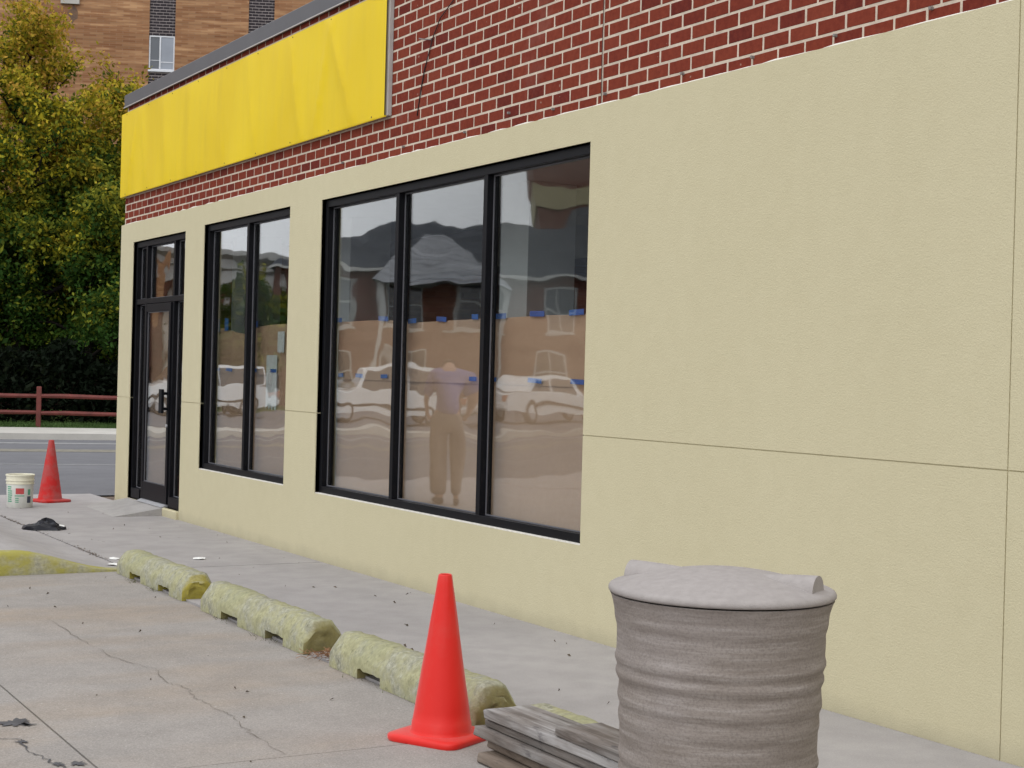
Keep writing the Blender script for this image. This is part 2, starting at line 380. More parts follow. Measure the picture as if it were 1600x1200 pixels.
M['trimwhite'] = simple('white_trim', (.58, .58, .56), .6, .05)
M['creamband'] = simple('cream_band', (.45, .40, .24), .8, .06)
M['carwhite'] = simple('white_car_paint', (.78, .78, .77), .18, .03, 2, 0, 60, .6)
M['carglass'] = simple('car_glass', (.02, .022, .025), .06, .1, 2, 0, 60, .8)
M['tyre'] = simple('tyre_rubber', (.015, .015, .016), .85); M['rim'] = simple('wheel_alloy', (.35, .35, .36), .4, .1, 8, 0, 60, .5, Metallic=.7)
M['lampglass'] = simple('lamp_lens', (.5, .2, .12), .2); M['headlens'] = simple('head_lens', (.55, .56, .58), .15)
M['skin'] = simple('skin', (.42, .25, .18), .6, .06); M['shirt'] = simple('purple_blue_shirt', (.17, .16, .32), .9, .12, 9, .4, 14)
M['trousers'] = simple('khaki_trousers', (.20, .165, .14), .9, .1, 9, .4, 12); M['shoe'] = simple('dark_shoe', (.03, .025, .022), .6); M['hair'] = simple('brown_hair', (.05, .03, .02), .7)
M['wire'] = simple('black_cable', (.02, .016, .016), .6); M['wiregrey'] = simple('grey_cable', (.20, .18, .17), .7)

# ================================================================== GROUND
g = struct(obj('ground', MB().quad((-300,-200,-.16),(300,-200,-.16),(300,400,-.16),(-300,400,-.16)), M['earth']))

# street beyond the shop: lines run almost across the view
TN, TF = -.04, -.17
def yn(x): return 18.72+TN*x           # near edge of the road
def yf(x, off=0): return 33.55+TF*x+off   # far kerb line
xa, xb = -70, 60
struct(obj('road', MB().quad((xa,yn(xa),-.03),(xb,yn(xb),-.03),(xb,yf(xb),-.03),(xa,yf(xa),-.03)), M['asphalt'], at=(0,25,0)))
road = bpy.data.objects['road']
def strip(off, w, mat, name, x0=xa, x1=xb):
    return obj(name, MB().quad((x0,yf(x0,off),-.026),(x1,yf(x1,off),-.026),(x1,yf(x1,off+w),-.026),(x0,yf(x0,off+w),-.026)), mat, road)
strip(-8.75, .13, M['paint_w'], 'lane_line'); strip(-4.9, .9, M['paint_y'], 'worn_median_paint'); strip(-1.9, .5, M['paint_w'], 'gutter_strip')
fk = struct(obj('far_kerb', MB().prism([(xa,yf(xa)),(xb,yf(xb)),(xb,yf(xb,.18)),(xa,yf(xa,.18))], 'z', -.15, .10), M['farpave'], at=(0,33,0)))
struct(obj('far_pavement', MB().prism([(xa,yf(xa,.185)),(xb,yf(xb,.185)),(xb,yf(xb,3.4)),(xa,yf(xa,3.4))], 'z', -.15, .096), M['farpave'], at=(0,35,0)))
struct(obj('far_lawn_soil', MB().quad((xa,yf(xa,3.4),.08),(xb,yf(xb,3.4),.08),(xb,yf(xb,60),.08),(xa,yf(xa,60),.08)), M['grass'], at=(0,37,0)))
gb = MB()
for i in range(9000):
    x = rng.uniform(-1.5, 9.5); y = yf(x, 3.42)+rng.uniform(0, 3.4)
    h = rng.uniform(.03, .085); a = rng.uniform(0, 6.28); w = .012; dx, dy = math.cos(a)*w, math.sin(a)*w; lx, ly = rng.uniform(-.03,.03), rng.uniform(-.03,.03)
    gb.quad((x-dx,y-dy,.08),(x+dx,y+dy,.08),(x+lx,y+ly,.08+h))
go = obj('grass', gb, M['grass'], at=(4,37,0), fixn=False); struct(go, 'stuff'); tag(go, 'short green grass along the foot of the red rail fence', 'grass')

# parking lot: concrete bays with sawn joints
lot = struct(obj('parking_lot', MB().quad((-40,-14,-.034),(-1.6,-14,-.034),(-1.6,11.56,-.034),(-40,11.56,-.034)), M['dirt'], at=(-5,0,0)))
xs = [-40,-26.8,-20.9,-15.0,-9.2,-3.335,-1.66]; ys = [-14,-6.0,-.1,5.765,11.555]
for i in range(len(xs)-1):
    for j in range(len(ys)-1):
        gx, gy = .005, .006
        obj('slab', MB().box(xs[i]+gx, xs[i+1]-gx, ys[j]+gy, ys[j+1]-gy, -.10, -.010+random.uniform(-.0015,.0015)), M['lot'], lot)
def crack(pts, w0, w1, mat=None, z=-.0062, name='crack', sub=6):
    """a ragged thin ribbon of dirt lying in a crack"""
    P = []
    for (a, b) in zip(pts[:-1], pts[1:]):
        for k in range(sub): P.append((a[0]+(b[0]-a[0])*k/sub+random.uniform(-.014,.014), a[1]+(b[1]-a[1])*k/sub+random.uniform(-.012,.012)))
    P.append(pts[-1]); rows = []
    for i, q in enumerate(P):
        d = Vector(P[min(i+1,len(P)-1)])-Vector(P[max(i-1,0)]); nrm = Vector((-d.y, d.x)).normalized(); w = random.uniform(w0, w1)
        rows.append([(q[0]-nrm.x*w, q[1]-nrm.y*w, z), (q[0]+nrm.x*w, q[1]+nrm.y*w, z)])
    return obj(name, MB().grid(rows), mat or M['crack'], lot)
crack([(-2.65,9.4),(-2.666,8.8),(-2.66,8.42),(-2.639,8.0),(-2.55,7.73),(-2.587,7.355),(-2.556,7.2),(-2.586,6.93),(-2.582,6.76),(-2.549,6.61),(-2.585,6.38),(-2.607,6.13),(-2.609,5.8)], .0004, .0024)
crack([(-3.7,6.6),(-3.565,6.52),(-3.5,6.47),(-3.514,6.24),(-3.478,6.08),(-3.449,5.94),(-3.47,5.77)], .001, .005, M['tar'])
for cx, cy, rr in ((-3.455,6.78,.085),(-3.41,6.72,.035),(-3.5,6.42,.03),(-3.385,5.98,.035),(-3.46,6.0,.03)):
    n = 48; q_ = [rr*(.62+.75*mnoise.noise((math.cos(k/n*6.283)*2.2+cx*31,math.sin(k/n*6.283)*2.2+cy*17,1))+.22*random.random()) for k in range(n)]; pts = [(cx+math.cos(k/n*6.283)*max(.004,q_[k]), cy+math.sin(k/n*6.283)*max(.004,q_[k])*1.15, -.0058) for k in range(n)]
    obj('tar_patch', MB().quad(*pts), M['tar'], lot)

# sidewalk slabs along the wall
sw = struct(obj('sidewalk', MB().quad((-1.66,-14,-.03),(.3,-14,-.03),(.3,18.5,-.03),(-1.66,18.5,-.03)), M['dirt'], at=(-.8,8,0)))
sy = [-14,-7.0,-.4,5.6,11.53,18.62]
for j in range(len(sy)-1):
    obj('slab', MB().box(-1.555 if j == 4 else -1.655, .02, sy[j]+.006, sy[j+1]-.006, -.12, random.uniform(-.001,.001)), M['sidewalk'], sw)
# flared slab rising to the kerb at the left
def flare(x): t = min(1, max(0, (-1.66-x)/.75)); return .155*(t*t*(3-2*t))
fx = [-1.572]+list(np.linspace(-1.66,-2.45,10))+[-3.1]
rows = [[(x, 11.72, flare(x)), (x, 18.74, flare(x))] for x in fx]
obj('flared_slab', MB().grid(rows), M['sidewalk'], sw)
for k in range(6):
    x0 = -3.11-k*1.9; obj('slab', MB().box(x0-1.885, x0, 11.72, 18.7, -.1, .155+random.uniform(-.002,.002)), M['sidewalk'], sw)
kx = [-1.60]+list(np.linspace(-1.66,-2.45,14))+[-3.4,-6,-14.6]
rows = []
for x in kx:
    h = flare(x)+.002; b = .025*min(1, h/.1)
    rows.append([(x,11.565,-.05),(x,11.567,max(-.04,h-b*1.4)),(x,11.567+b*.6,h-b*.3),(x,11.567+b*1.6,h),(x,11.715,h+.001),(x,11.715,-.05)])
kb = struct(obj('kerb', MB().grid(rows), M['kerb'], at=(-1.6,11.57,0), smooth=True, sharp=50))
kb['label'] = 'faded yellow kerb tapering down to the pavement at left'
jd = MB()
for i in range(260):
    y = rng.choice([rng.uniform(11.6,17.2),rng.normal(12.7,.25),rng.normal(15.4,.3)]); x = -1.562+rng.normal(0, .014); s = rng.uniform(.003,.011); a = rng.uniform(0,6.28); z = .003+rng.uniform(0,.006)
    c, d = math.cos(a)*s, math.sin(a)*s
    jd.quad((x-c,y-d,.001),(x+d*.6,y-c*.6,z),(x+c,y+d,.002),(x-d*.6,y+c*.6,z))
o = obj('joint_debris', jd, M['dirt'], at=(-1.56,14,0), fixn=False); struct(o,'stuff'); tag(o,'brown dirt crumbs lying along the pavement joint left of the door','debris')

# ================================================================== SHOP BUILDING
B = thing('storefront_building', 'single-storey shop of red brick over beige stucco with dark window frames', 'building', (0,9,0))
Y0, Y1 = -9.0, 17.5           # extent of the long wall
HJ, HT = 1.194, 3.135
OPEN = [(7.715,11.73,.54,2.93), (12.41,14.63,.55,2.935), (15.2,17.01,.085,2.915)]
def panel(y0, y1, z0, z1, xf=0.0, xbk=.16, topn=None):
    """stucco panel with the window and door openings cut through and reveals returned"""
    ops = [(max(a,y0),min(b,y1),max(c,z0),min(d,z1)) for a,b,c,d in OPEN if a < y1 and b > y0 and c < z1 and d > z0]
    ys_ = sorted({y0,y1,*[v for q in ops for v in q[:2]]}); zs_ = sorted({z0,z1,*[v for q in ops for v in q[2:]]})
    solid = lambda i,j: 0 <= i < len(ys_)-1 and 0 <= j < len(zs_)-1 and not any(a <= (ys_[i]+ys_[i+1])/2 <= b and c <= (zs_[j]+zs_[j+1])/2 <= d for a,b,c,d in ops)
    m = MB()
    for i in range(len(ys_)-1):
        for j in range(len(zs_)-1):
            if not solid(i,j): continue
            a,b,c,d = ys_[i],ys_[i+1],zs_[j],zs_[j+1]
            m.quad((xf,a,c),(xf,a,d),(xf,b,d),(xf,b,c))
            if not solid(i-1,j): m.quad((xf,a,c),(xbk,a,c),(xbk,a,d),(xf,a,d))
            if not solid(i+1,j): m.quad((xf,b,c),(xf,b,d),(xbk,b,d),(xbk,b,c))
            if not solid(i,j-1): m.quad((xf,a,c),(xf,b,c),(xbk,b,c),(xbk,a,c))
            if not solid(i,j+1): m.quad((xf,a,d),(xbk,a,d),(xbk,b,d),(xf,b,d))
    return m
core = MB()
core.v = panel(Y0, Y1-.02, 0, HT-.01, .007, .17).v; core.f = panel(Y0, Y1-.02, 0, HT-.01, .007, .17).f
stw = obj('stucco_wall', core, M['stucco'], B, fixn=False)
g2 = .003
YJ = 4.487
for (a,b) in ((Y0,-4.5),(-4.5,YJ),(YJ,Y1)):
    for (c,d) in ((.0,HJ),(HJ,HT)):
        obj('stucco_panel', panel(a+g2,b-(g2 if b != Y1 else 0),c+(g2 if c else 0),d-(g2 if d == HJ else 0)), M['stucco'], stw, fixn=False)
cp = []
for i in range(240):
    y = Y0+(Y1-Y0)*i/239; cp.append((.036, y, HT+.004+.008*mnoise.noise((y*6,1,0))+.004*mnoise.noise((y*19,5,0))))
obj('caulk_bead', MB().tube(cp, [.011+.006*mnoise.noise((q[1]*9,9,2)) for q in cp], 6), M['caulk'], stw, smooth=True)
# brick band above the stucco
bw = obj('brick_wall', MB().box(.0398,.30,Y0,Y1,HT-.05,4.50), M['mortar'], B)
BL, CH, MJ = .2032, .0815, .0125
cam_loc = Vector((-4.968,0,1.5206))
def pix(p):
    v = Vector(p)-cam_loc; z = v.dot(_f); return (800+2423.27*v.dot(_r)/z, 600-2423.27*v.dot(_u)/z, z)
bricks = []
YB = 7.665
for row in range(0, 18):
    z0 = 3.207+(row-1)*CH+MJ/2; z1 = z0+CH-MJ
    if row == 0: z0 = HT-.03
    if z0 > 4.45: continue
    z1 = min(z1, 4.49)
    for side in (0,1):
        ph = (6.882 if row % 2 == 0 else 7.0) if side == 0 else (10.356 if row % 2 == 0 else 10.459)
        lo, hi = (Y0, YB) if side == 0 else (YB, Y1)
        k0 = math.floor((lo-ph)/BL)-1; k1 = math.ceil((hi-ph)/BL)+1
        for k in range(k0, k1):
            a, b = ph+k*BL+MJ/2, ph+(k+1)*BL-MJ/2
            a2, b2 = max(a, lo+(MJ/2 if side == 1 else 0)), min(b, hi-(MJ/2 if side == 0 else 0))
            if b2-a2 < .03: continue
            if a2 > 10.62 and b2 < 17.45 and z0 > 3.50 and z1 < 4.36: continue          # wholly behind the sign cabinet
            pa = pix((.04,(a2+b2)/2,(z0+z1)/2)); vis = pa[2] > 0 and -20 < pa[0] < 1620 and -12 < pa[1] < 1200
            bricks.append((vis, pa[2] if pa[2] > 0 else 999, a2, b2, z0, z1))
bricks.sort(key=lambda q: (not q[0], q[1]))
cache = {}
rest = MB()
for i, (vis, dep, a, b, z0, z1) in enumerate(bricks):
    pr = random.uniform(-.0009,.0009)
    if vis and i < 300:
        key = (round(b-a,3), round(z1-z0,3))
        if key not in cache:
            L, H = b-a, z1-z0
            me = MB().cbox(0,.03,-L/2,L/2,-H/2,H/2,.0028).mesh('brick'); me.materials.append(M['brick']); cache[key] = me
        o = bpy.data.objects.new('brick', cache[key]); COL.objects.link(o); o.parent = bw
        o.location = (.038+pr, (a+b)/2-9, (z0+z1)/2)
        o.rotation_euler = (random.uniform(-.004,.004), 0, random.uniform(-.006,.006))
    else:
        rest.cbox(.038+pr,.068+pr,a,b,z0,z1,.0028)
o = obj('brick_remainder', rest, M['brick'], bw); struct(o,'stuff')
# masonry anchors left in the lowest course, paint drips
for y, z in ((6.86,3.20),(6.26,3.19),(5.64,3.19),(5.02,3.20),(7.62,3.2),(8.2,3.19),(8.75,3.24),(9.35,3.19),(10.3,3.2),(11.4,3.2)):
    obj('anchor_plug', MB().cbox(.018,.05,y-.007,y+.007,z-.007,z+.008,.002), M['wiregrey'], bw)
# rear bulk of the building, roof, coping
obj('side_wall', MB().box(.17,11,Y1-.22,Y1-.004,0,4.49), M['tanbrick'], B); obj('rear_wall', MB().box(10.8,11,Y0,Y1-.23,0,4.49), M['tanbrick'], B)
obj('near_side_wall', MB().box(.31,10.79,Y0,Y0+.2,0,4.49), M['tanbrick'], B)
obj('roof', MB().box(.305,10.79,Y0+.21,Y1-.23,4.20,4.36), M['coping'], B)
co = obj('coping', MB().cbox(.002,.34,Y0-.02,Y1+.02,4.478,4.615,.006).cbox(.342,11.02,Y1-.2,Y1+.019,4.479,4.613,.006), M['coping'], B)
obj('drip_edge', MB().box(-.006,.006,Y0-.02,Y1+.022,4.468,4.4775), M['drip'], co)
# interior
obj('interior_floor', MB().box(.18,10.79,Y0+.21,Y1-.23,-.1,.07), M['int_floor'], B)
obj('interior_ceiling', MB().box(.31,10.79,Y0+.21,Y1-.23,3.02,3.1), M['int_white'], B)
obj('interior_back_wall', MB().box(6.4,6.5,Y0+.21,Y1-.23,.071,3.019), M['int_red'], B)
obj('interior_bulkhead', MB().box(2.6,3.1,Y0+.21,Y1-.23,2.62,3.018), M['int_wall'], B)
for (cx, cy) in ((1.1,13.6),(1.05,16.3),(1.0,10.1),(2.2,7.3)):
    obj('interior_column', MB().box(cx,cx+.42,cy,cy+.42,.072,3.018), M['int_white'], B)
# windows: frames sit 35 mm back from the stucco face
FX0, FX1, GX = .035, .122, .088
def window(y0, y1, z0, z1, mulls, name='window'):
    w = obj(name, MB().cbox(FX0,FX1,y0+.004,y1-.004,z0+.004,z0+.062,.002).cbox(FX0,FX1,y0+.004,y1-.004,z1-.062,z1-.004,.002)
            .cbox(FX0+.0005,FX1-.0005,y0+.004,y0+.056,z0+.0625,z1-.0625,.002).cbox(FX0+.0005,FX1-.0005,y1-.056,y1-.004,z0+.0625,z1-.0625,.002), M['frame'], B)
    edges = [y0+.056]
    for m_ in mulls:
        obj('mullion', MB().cbox(FX0+.0008,FX1+.005,m_-.027,m_+.027,z0+.0626,z1-.0626,.002), M['frame'], w); edges += [m_-.027, m_+.027]
    edges.append(y1-.056)
    for a, b in zip(edges[::2], edges[1::2]):
        pane(a, b, z0+.0625, z1-.0625, w)
    return w
def pane(a, b, c, d, w, GX=GX):
    obj('pane', MB().box(GX,GX+.006,a+.001,b-.001,c+.001,d-.001), M['glass'], w)
    gm = MB().box(GX-.006,GX-.0005,b-.0085,b-.0005,c+.001,d-.001).box(GX-.006,GX-.0005,a+.0005,a+.0085,c+.001,d-.001).box(GX-.006,GX-.0005,a+.009,b-.009,c+.0005,c+.0085).box(GX-.006,GX-.0005,a+.009,b-.009,d-.0085,d-.0005)
    obj('gasket', gm, M['gasket'], w)
w3 = window(7.715,11.73,.54,2.93,[9.045,10.385]); w2 = window(12.41,14.63,.55,2.935,[13.51])
# sill caulk line under the windows
for (a,b,z) in ((7.715,11.73,.54),(12.41,14.63,.55)):
    obj('sill_trim', MB().box(.004,.034,a+.003,b-.003,z+.001,z+.008), M['caulk'], B)
# entrance
e = obj('entrance', MB().cbox(FX0,FX1,15.204,17.006,2.851,2.911,.002).cbox(FX0,FX1,15.204,15.256,.09,2.850,.002).cbox(FX0,FX1,16.954,17.006,.09,2.850,.002)
        .cbox(FX0+.001,FX1,15.256,16.954,2.222,2.280,.002).cbox(FX0+.002,FX1,15.63,15.68,.09,2.221,.002).cbox(FX0+.002,FX1,16.59,16.64,.09,2.221,.002)
        .cbox(FX0+.002,FX1,15.63,15.68,2.281,2.850,.002).cbox(FX0+.002,FX1,16.59,16.64,2.281,2.850,.002)
        .cbox(FX0-.012,FX1,15.257,15.629,.09,.20,.002).cbox(FX0-.012,FX1,16.641,16.953,.09,.20,.002), M['frame'], B)
for a,b in ((15.256,15.63),(15.68,16.59),(16.64,16.954)): pane(a,b,2.281,2.850,e)
for a,b in ((15.256,15.63),(16.64,16.954)): pane(a,b,.201,2.221,e)
dr = obj('door', MB().cbox(-.0+.020,.068,15.684,15.745,.115,2.215,.002).cbox(-.0+.020,.068,16.525,16.586,.115,2.215,.002)
         .cbox(-.0+.021,.068,15.746,16.524,2.13,2.214,.002).cbox(-.0+.021,.068,15.746,16.524,.116,.30,.002), M['frame'], B)
pane(15.746,16.524,.301,2.129,dr,.042)
obj('door_handle', MB().cbox(-.050,-.020,15.70,15.80,1.06,1.31,.006).cbox(-.021,-.0+.021,15.72,15.76,1.09,1.12,.002).cbox(-.021,-.0+.021,15.72,15.76,1.25,1.28,.002), M['frame'], dr)
obj('lock_cylinder', MB().lathe([(0,0),(.016,0),(.016,.012),(0,.012)],14).rot(-math.pi/2,axis='Y').move((-.0+.020,15.715,.93)), M['alu'], dr)
obj('threshold', MB().prism([(-.03,.086),(.13,.086),(.13,.112),(.03,.112)],'y',15.69,16.58), M['alu'], e)
obj('sill_block', MB().cbox(-.03,.16,15.205,15.66,-.02,.083,.008), M['stucco'], e); obj('sill_block', MB().cbox(.0,.16,16.62,17.0,-.02,.083,.008), M['stucco'], e)
# concrete ramp up to the door
rb = MB(); rr_ = []
for i in range(9):
    y = 15.66+i*(16.98-15.66)/8; j = .015*mnoise.noise((y*5,3,1)); rr_.append([(-.50+j*2+.06*(i-4)/8,y,.001),(-.36+j,y,.026),(.0,y,.084),(.03,y,.084),(.03,y,-.02)])
rb.grid(rr_); n = len(rb.v); rb.f.append(tuple(range(5))); rb.f.append(tuple(range(n-1,n-6,-1)))
struct(obj('door_ramp', rb, M['ramp'], at=(-.2,16.3,0)))['label'] = 'small chipped concrete wedge in front of the shop door'
# brown paper taped inside the glass
def paper(name, label, y0, y1, zb, tops, xp, seed):
    rows = []; n = 60; rnd = random.Random(seed)
    for i in range(n+1):
        y = y0+(y1-y0)*i/n
        zt = np.interp(y, [q[0] for q in tops], [q[1] for q in tops])+.006*mnoise.noise((y*3,seed,0))
        rows.append([(xp+.012*mnoise.noise((y*1.3,zz*1.1,seed))+.006*mnoise.noise((y*4,zz*.6,seed+9)), y, zb+(zt-zb)*zz/10) for zz in range(11)])
    o = obj(name, MB().grid(rows), M['kraft'], at=(xp,(y0+y1)/2,zb), smooth=True, fixn=False); return tag(o, label, 'paper', 'brown paper sheets masking the shop windows')
TP3 = [(7.7,1.923),(8.567,1.926),(9.07,1.919),(9.3,1.924),(9.715,1.918),(10.325,1.913),(10.768,1.94),(11.8,1.946)]
TP2 = [(12.4,1.952),(12.8,1.95),(13.55,1.936),(13.62,1.93),(13.86,1.862),(14.54,1.936),(14.7,1.913)]
paper('paper_sheet','upper strip of brown paper masking the three-pane window',7.74,11.72,1.475,TP3,.172,1)
paper('paper_sheet','lower tall sheet of brown paper masking the three-pane window',7.74,11.72,.56,[(7.7,1.51),(11.8,1.515)],.181,2)
paper('paper_sheet','upper strip of brown paper with a sagging top edge in the two-pane window',12.43,14.62,1.49,TP2,.172,3)
paper('paper_sheet','lower tall sheet of brown paper masking the two-pane window',12.43,14.62,.57,[(12.4,1.525),(14.7,1.53)],.181,4)
paper('paper_sheet','brown paper sheet covering the shop door glass',15.70,16.57,.23,[(15.6,2.2),(16.7,2.2)],.085,5)
paper('paper_sheet','brown paper strip in the narrow sidelight at the building corner',16.645,16.95,.21,[(16.6,1.96),(17,1.97)],.142,6)
paper('paper_sheet','brown paper strip in the sidelight between door and two-pane window',15.262,15.62,.21,[(15.2,1.9),(15.7,1.9)],.142,7)
def tape(label, y, z, w, h, x=.165, tilt=0):
    m = MB().box(x-.0012,x+.0012,y-w/2,y+w/2,z-h/2,z+h/2)
    if tilt: m.rot(tilt, (x,y,z), 'X')
    tag(obj('tape_strip', m, M['tape'], at=(x,y,z)), label, 'tape', 'blue masking tape strips holding the brown paper')
NM = ['first','second','third','fourth','fifth','sixth','seventh','eighth']
for i,(y,w) in enumerate(((11.66,.16),(10.80,.19),(10.30,.15),(9.83,.17),(9.33,.10),(9.0,.22),(8.5,.20),(8.03,.19))):
    tape(f'blue tape on the upper paper edge of the three-pane window, {NM[i]} from left', y+.04, np.interp(y,[q[0] for q in TP3],[q[1] for q in TP3])+.012, w*.9, .036, .158, random.uniform(-.06,.06))
for i,(y,w) in enumerate(((11.58,.12),(11.22,.16),(10.76,.14),(9.34,.12),(9.08,.17),(8.51,.2),(8.0,.18))):
    tape(f'blue tape on the paper seam of the three-pane window, {NM[i]} from left', y+.04, 1.508, w*.85, .030, .158, random.uniform(-.05,.05))
for i,(y,z,w,h) in enumerate(((14.56,1.96,.05,.13),(14.34,1.965,.10,.12),(13.56,1.955,.13,.06))):
    tape(f'blue tape on the upper paper edge of the two-pane window, {NM[i]} from left', y+.03, z, w, h, .158, random.uniform(-.1,.1))
for i,(y,w) in enumerate(((14.56,.12),(14.24,.20),(13.56,.14),(13.08,.16))):
    tape(f'blue tape on the paper seam of the two-pane window, {NM[i]} from left', y+.03, 1.53, w*.85, .032, .158, random.uniform(-.05,.05))
tape('blue tape in the narrow sidelight at the building corner', 16.80, 1.99, .10, .13, .128); tape('blue tape low on the shop door glass', 15.92, .33, .16, .05, .128)
# orange bucket standing inside by the sidelight, papers on the glass
oc = MB().lathe([(0,.0),(.13,.0),(.15,.36),(.16,.36),(.16,.39),(.14,.39),(.12,.02),(0,.02)],24,(.30,15.42,.071))
tag(obj('orange_tub', oc, M['int_orange'], at=(.30,15.42,.071), smooth=True, sharp=40),'orange tub standing inside behind the sidelight right of the door','tub')
for (y,z,w,h,l) in ((12.95,1.78,.16,.20,'small white notice high on the brown paper of the two-pane window'),(13.16,1.42,.26,.5,'torn white poster on the seam of the paper in the two-pane window')):
    pts = []
    n = 12
    for k in range(n+1): pts.append((.160,y-w/2+w*k/n,z-h/2+random.uniform(0,.12)*h))
    pts += [(.160,y+w/2,z+h/2),(.160,y-w/2,z+h/2)]
    tag(obj('paper_notice', MB().quad(*pts), M['white'], at=(.16,y,z)), l, 'notice')

# ------------------------------------------------------------------ yellow sign over the door
SG = thing('blank_sign', 'long blank yellow vinyl sign on the brick above the door', 'sign', (.0,14,3.46))
sy0, sy1 = 10.52, 17.54
cab = obj('cabinet', MB().box(.006,.036,sy0+.012,sy1,3.462,4.385), M['drip'], SG)
rows = []
ny, nz = 150, 24
creases = [(11.35,.55,.030,.10),(11.75,-.35,.034,.07),(12.30,.30,.030,.08),(12.75,-.15,.020,.12),(13.35,.25,.024,.11),(14.15,.05,.022,.14),(15.1,-.1,.018,.16),(15.9,.1,.016,.15),(16.65,.20,.030,.12),(17.1,-.35,.024,.10)]
for i in range(ny+1):
    y = sy0+.035+(sy1-sy0-.035)*i/ny; r = []
    for j in range(nz+1):
        t = j/nz; z = 3.458+(4.392-3.458)*t+.006*mnoise.noise((y*2.2,t*0+3,1))*(1 if j in (0,nz) else .3)
        e_ = math.sin(math.pi*t)**.5*min(1,i/4,(ny-i)/4)
        d = -.010+.010*mnoise.noise((y*1.1,z*.6,4))*e_
        for (cy,sl,am,wd) in creases:
            u = (y-cy-sl*(z-3.9))/wd; d -= am*math.exp(-abs(u)*1.6)*(1 if u > 0 else .6)*e_*(.5+.6*mnoise.noise((cy*7,z*2.2,2))+.3)
        r.append((d-.004,y,z))
    rows.append(r)
obj('vinyl_face', MB().grid(rows), M['vinyl'], SG, smooth=True, fixn=False)
obj('hem', MB().box(-.0125,.0005,sy0+.03,sy1+.002,3.452,3.4615).box(-.0125,.0005,sy0+.03,sy1+.002,4.3855,4.395), M['vinyl'], SG)
for k in range(9):
    y = sy0+.25+k*.82
    for z in (3.475,4.372): obj('eyelet', MB().lathe([(.002,0),(.006,0),(.006,.002),(.002,.002)],12).rot(-math.pi/2,axis='Y').move((-.018,y,z)), M['wire'], SG)

# cables on the brickwork
c1 = [(.034,9.50,4.46),(.030,9.563,4.135),(.026,9.751,4.046),(.03,9.872,3.923),(.03,9.94,3.80),(.03,9.99,3.714),(.033,10.05,3.56),(.034,10.096,3.40)]
tag(obj('loose_cable', MB().tube(c1,.0042,6), M['wire'], at=c1[-1], smooth=True),'black cable hanging diagonally down the brick beside the yellow sign','cable')
obj('cable_clip', MB().tube([(.034,9.90,3.92),(.010,9.99,3.935),(.012,10.05,3.95)],.005,5), M['wiregrey'], bpy.data.objects['loose_cable'])
c2 = [(.032,7.66,4.46),(.032,7.66,3.75),(.031,7.664,3.45),(.032,7.662,3.145)]
tag(obj('thin_wire', MB().tube(c2,.0022,5), M['wire'], at=c2[-1]),'thin grey wire running straight down the brick above the three-pane window','wire')

# ================================================================== WHEEL STOPS
def wheel_stop(label, y0, y1, xf, mat, seed, h=.182, w=.235, rz=0):
    """y0 = near end, y1 = far end; two drain slots are cut under it"""
    L = y1-y0
    prof = [(0,.0),(.0,.48),(.012,.60),(.052,.92),(.072,1.0),(.118,1.02),(.163,1.0),(.185,.92),(.223,.60),(.235,.48),(.235,0)]
    st = sorted(set([0,.012,.03]+[i/40 for i in range(1,40)]+[.17,.1701,.33,.3301,.60,.6001,.77,.7701]+[.97,.988,1]))
    rows = []
    for s_ in st:
        y = y0+L*s_; edge = min(s_,1-s_)*L; sh = 1-.25*max(0,1-edge/.045)**2
        slot = .17 < s_ <= .33 or .60 < s_ <= .77
        r = []
        for (px,pz) in prof:
            z = pz*h*(sh if pz > .3 else 1); x = xf+w/2+(px/.235-.5)*w*(.86+.14*sh)
            if slot and pz == 0: z = .048+.012*mnoise.noise((s_*30,seed,1))
            nn = .010*mnoise.noise((x*9,y*7,z*9+seed))+.008*mnoise.noise((x*24,y*22,z*24+seed))
            k = 1 if pz > 0 else .3
            r.append((x+nn*k*(.6 if pz < .99 else .2), y+nn*.5, max(0,z+nn*(pz > 0)*.9)))
        rows.append(r)
    m = MB().grid(rows); n0 = len(prof)
    for ri, sg in ((0,-1),(len(rows)-1,1)):                      # rough broken ends
        prev = list(range(ri*n0, ri*n0+n0)); cxx, czz = xf+w/2, h*.45
        for sc, bl in ((.86,.006),(.66,.012),(.44,.010),(.2,.012)):
            cur = []
            for q in rows[ri]:
                p_ = (cxx+(q[0]-cxx)*sc, q[1]+sg*(bl+.022*mnoise.noise((q[0]*sc*16+seed,q[2]*sc*16,sg*3+seed))), czz+(q[2]-czz)*sc)
                cur.append(len(m.v)); m.v.append(p_)
            for k in range(n0): m.f.append((prev[k],prev[(k+1) % n0],cur[(k+1) % n0],cur[k]))
            prev = cur
        m.f.append(tuple(prev))
    for i in range(len(rows)-1): m.f.append((i*n0,i*n0+n0-1,(i+1)*n0+n0-1,(i+1)*n0))
    m.move((0,0,-.009))
    if rz: m.rot(rz,(xf,(y0+y1)/2,0))
    o = obj('wheel_stop', m, mat, at=(xf+w/2,(y0+y1)/2,-.009), smooth=True, sharp=48)
    return tag(o, label, 'wheel stop', 'concrete wheel stops along the pavement edge')
wheel_stop('farthest concrete wheel stop, beside the yellow kerb, with bright yellow end', 9.93,11.46,-1.69,M['moss1'],1,.175)
wheel_stop('second mossy wheel stop from the yellow kerb, crumbling at its near end', 7.82,9.52,-1.70,M['moss2'],5)
wheel_stop('mossy wheel stop standing behind the bright orange cone', 5.90,7.47,-1.70,M['moss2'],9)
wheel_stop('wheel stop mostly hidden behind the stack of old planks', 3.85,5.62,-1.70,M['moss2'],13,.165)
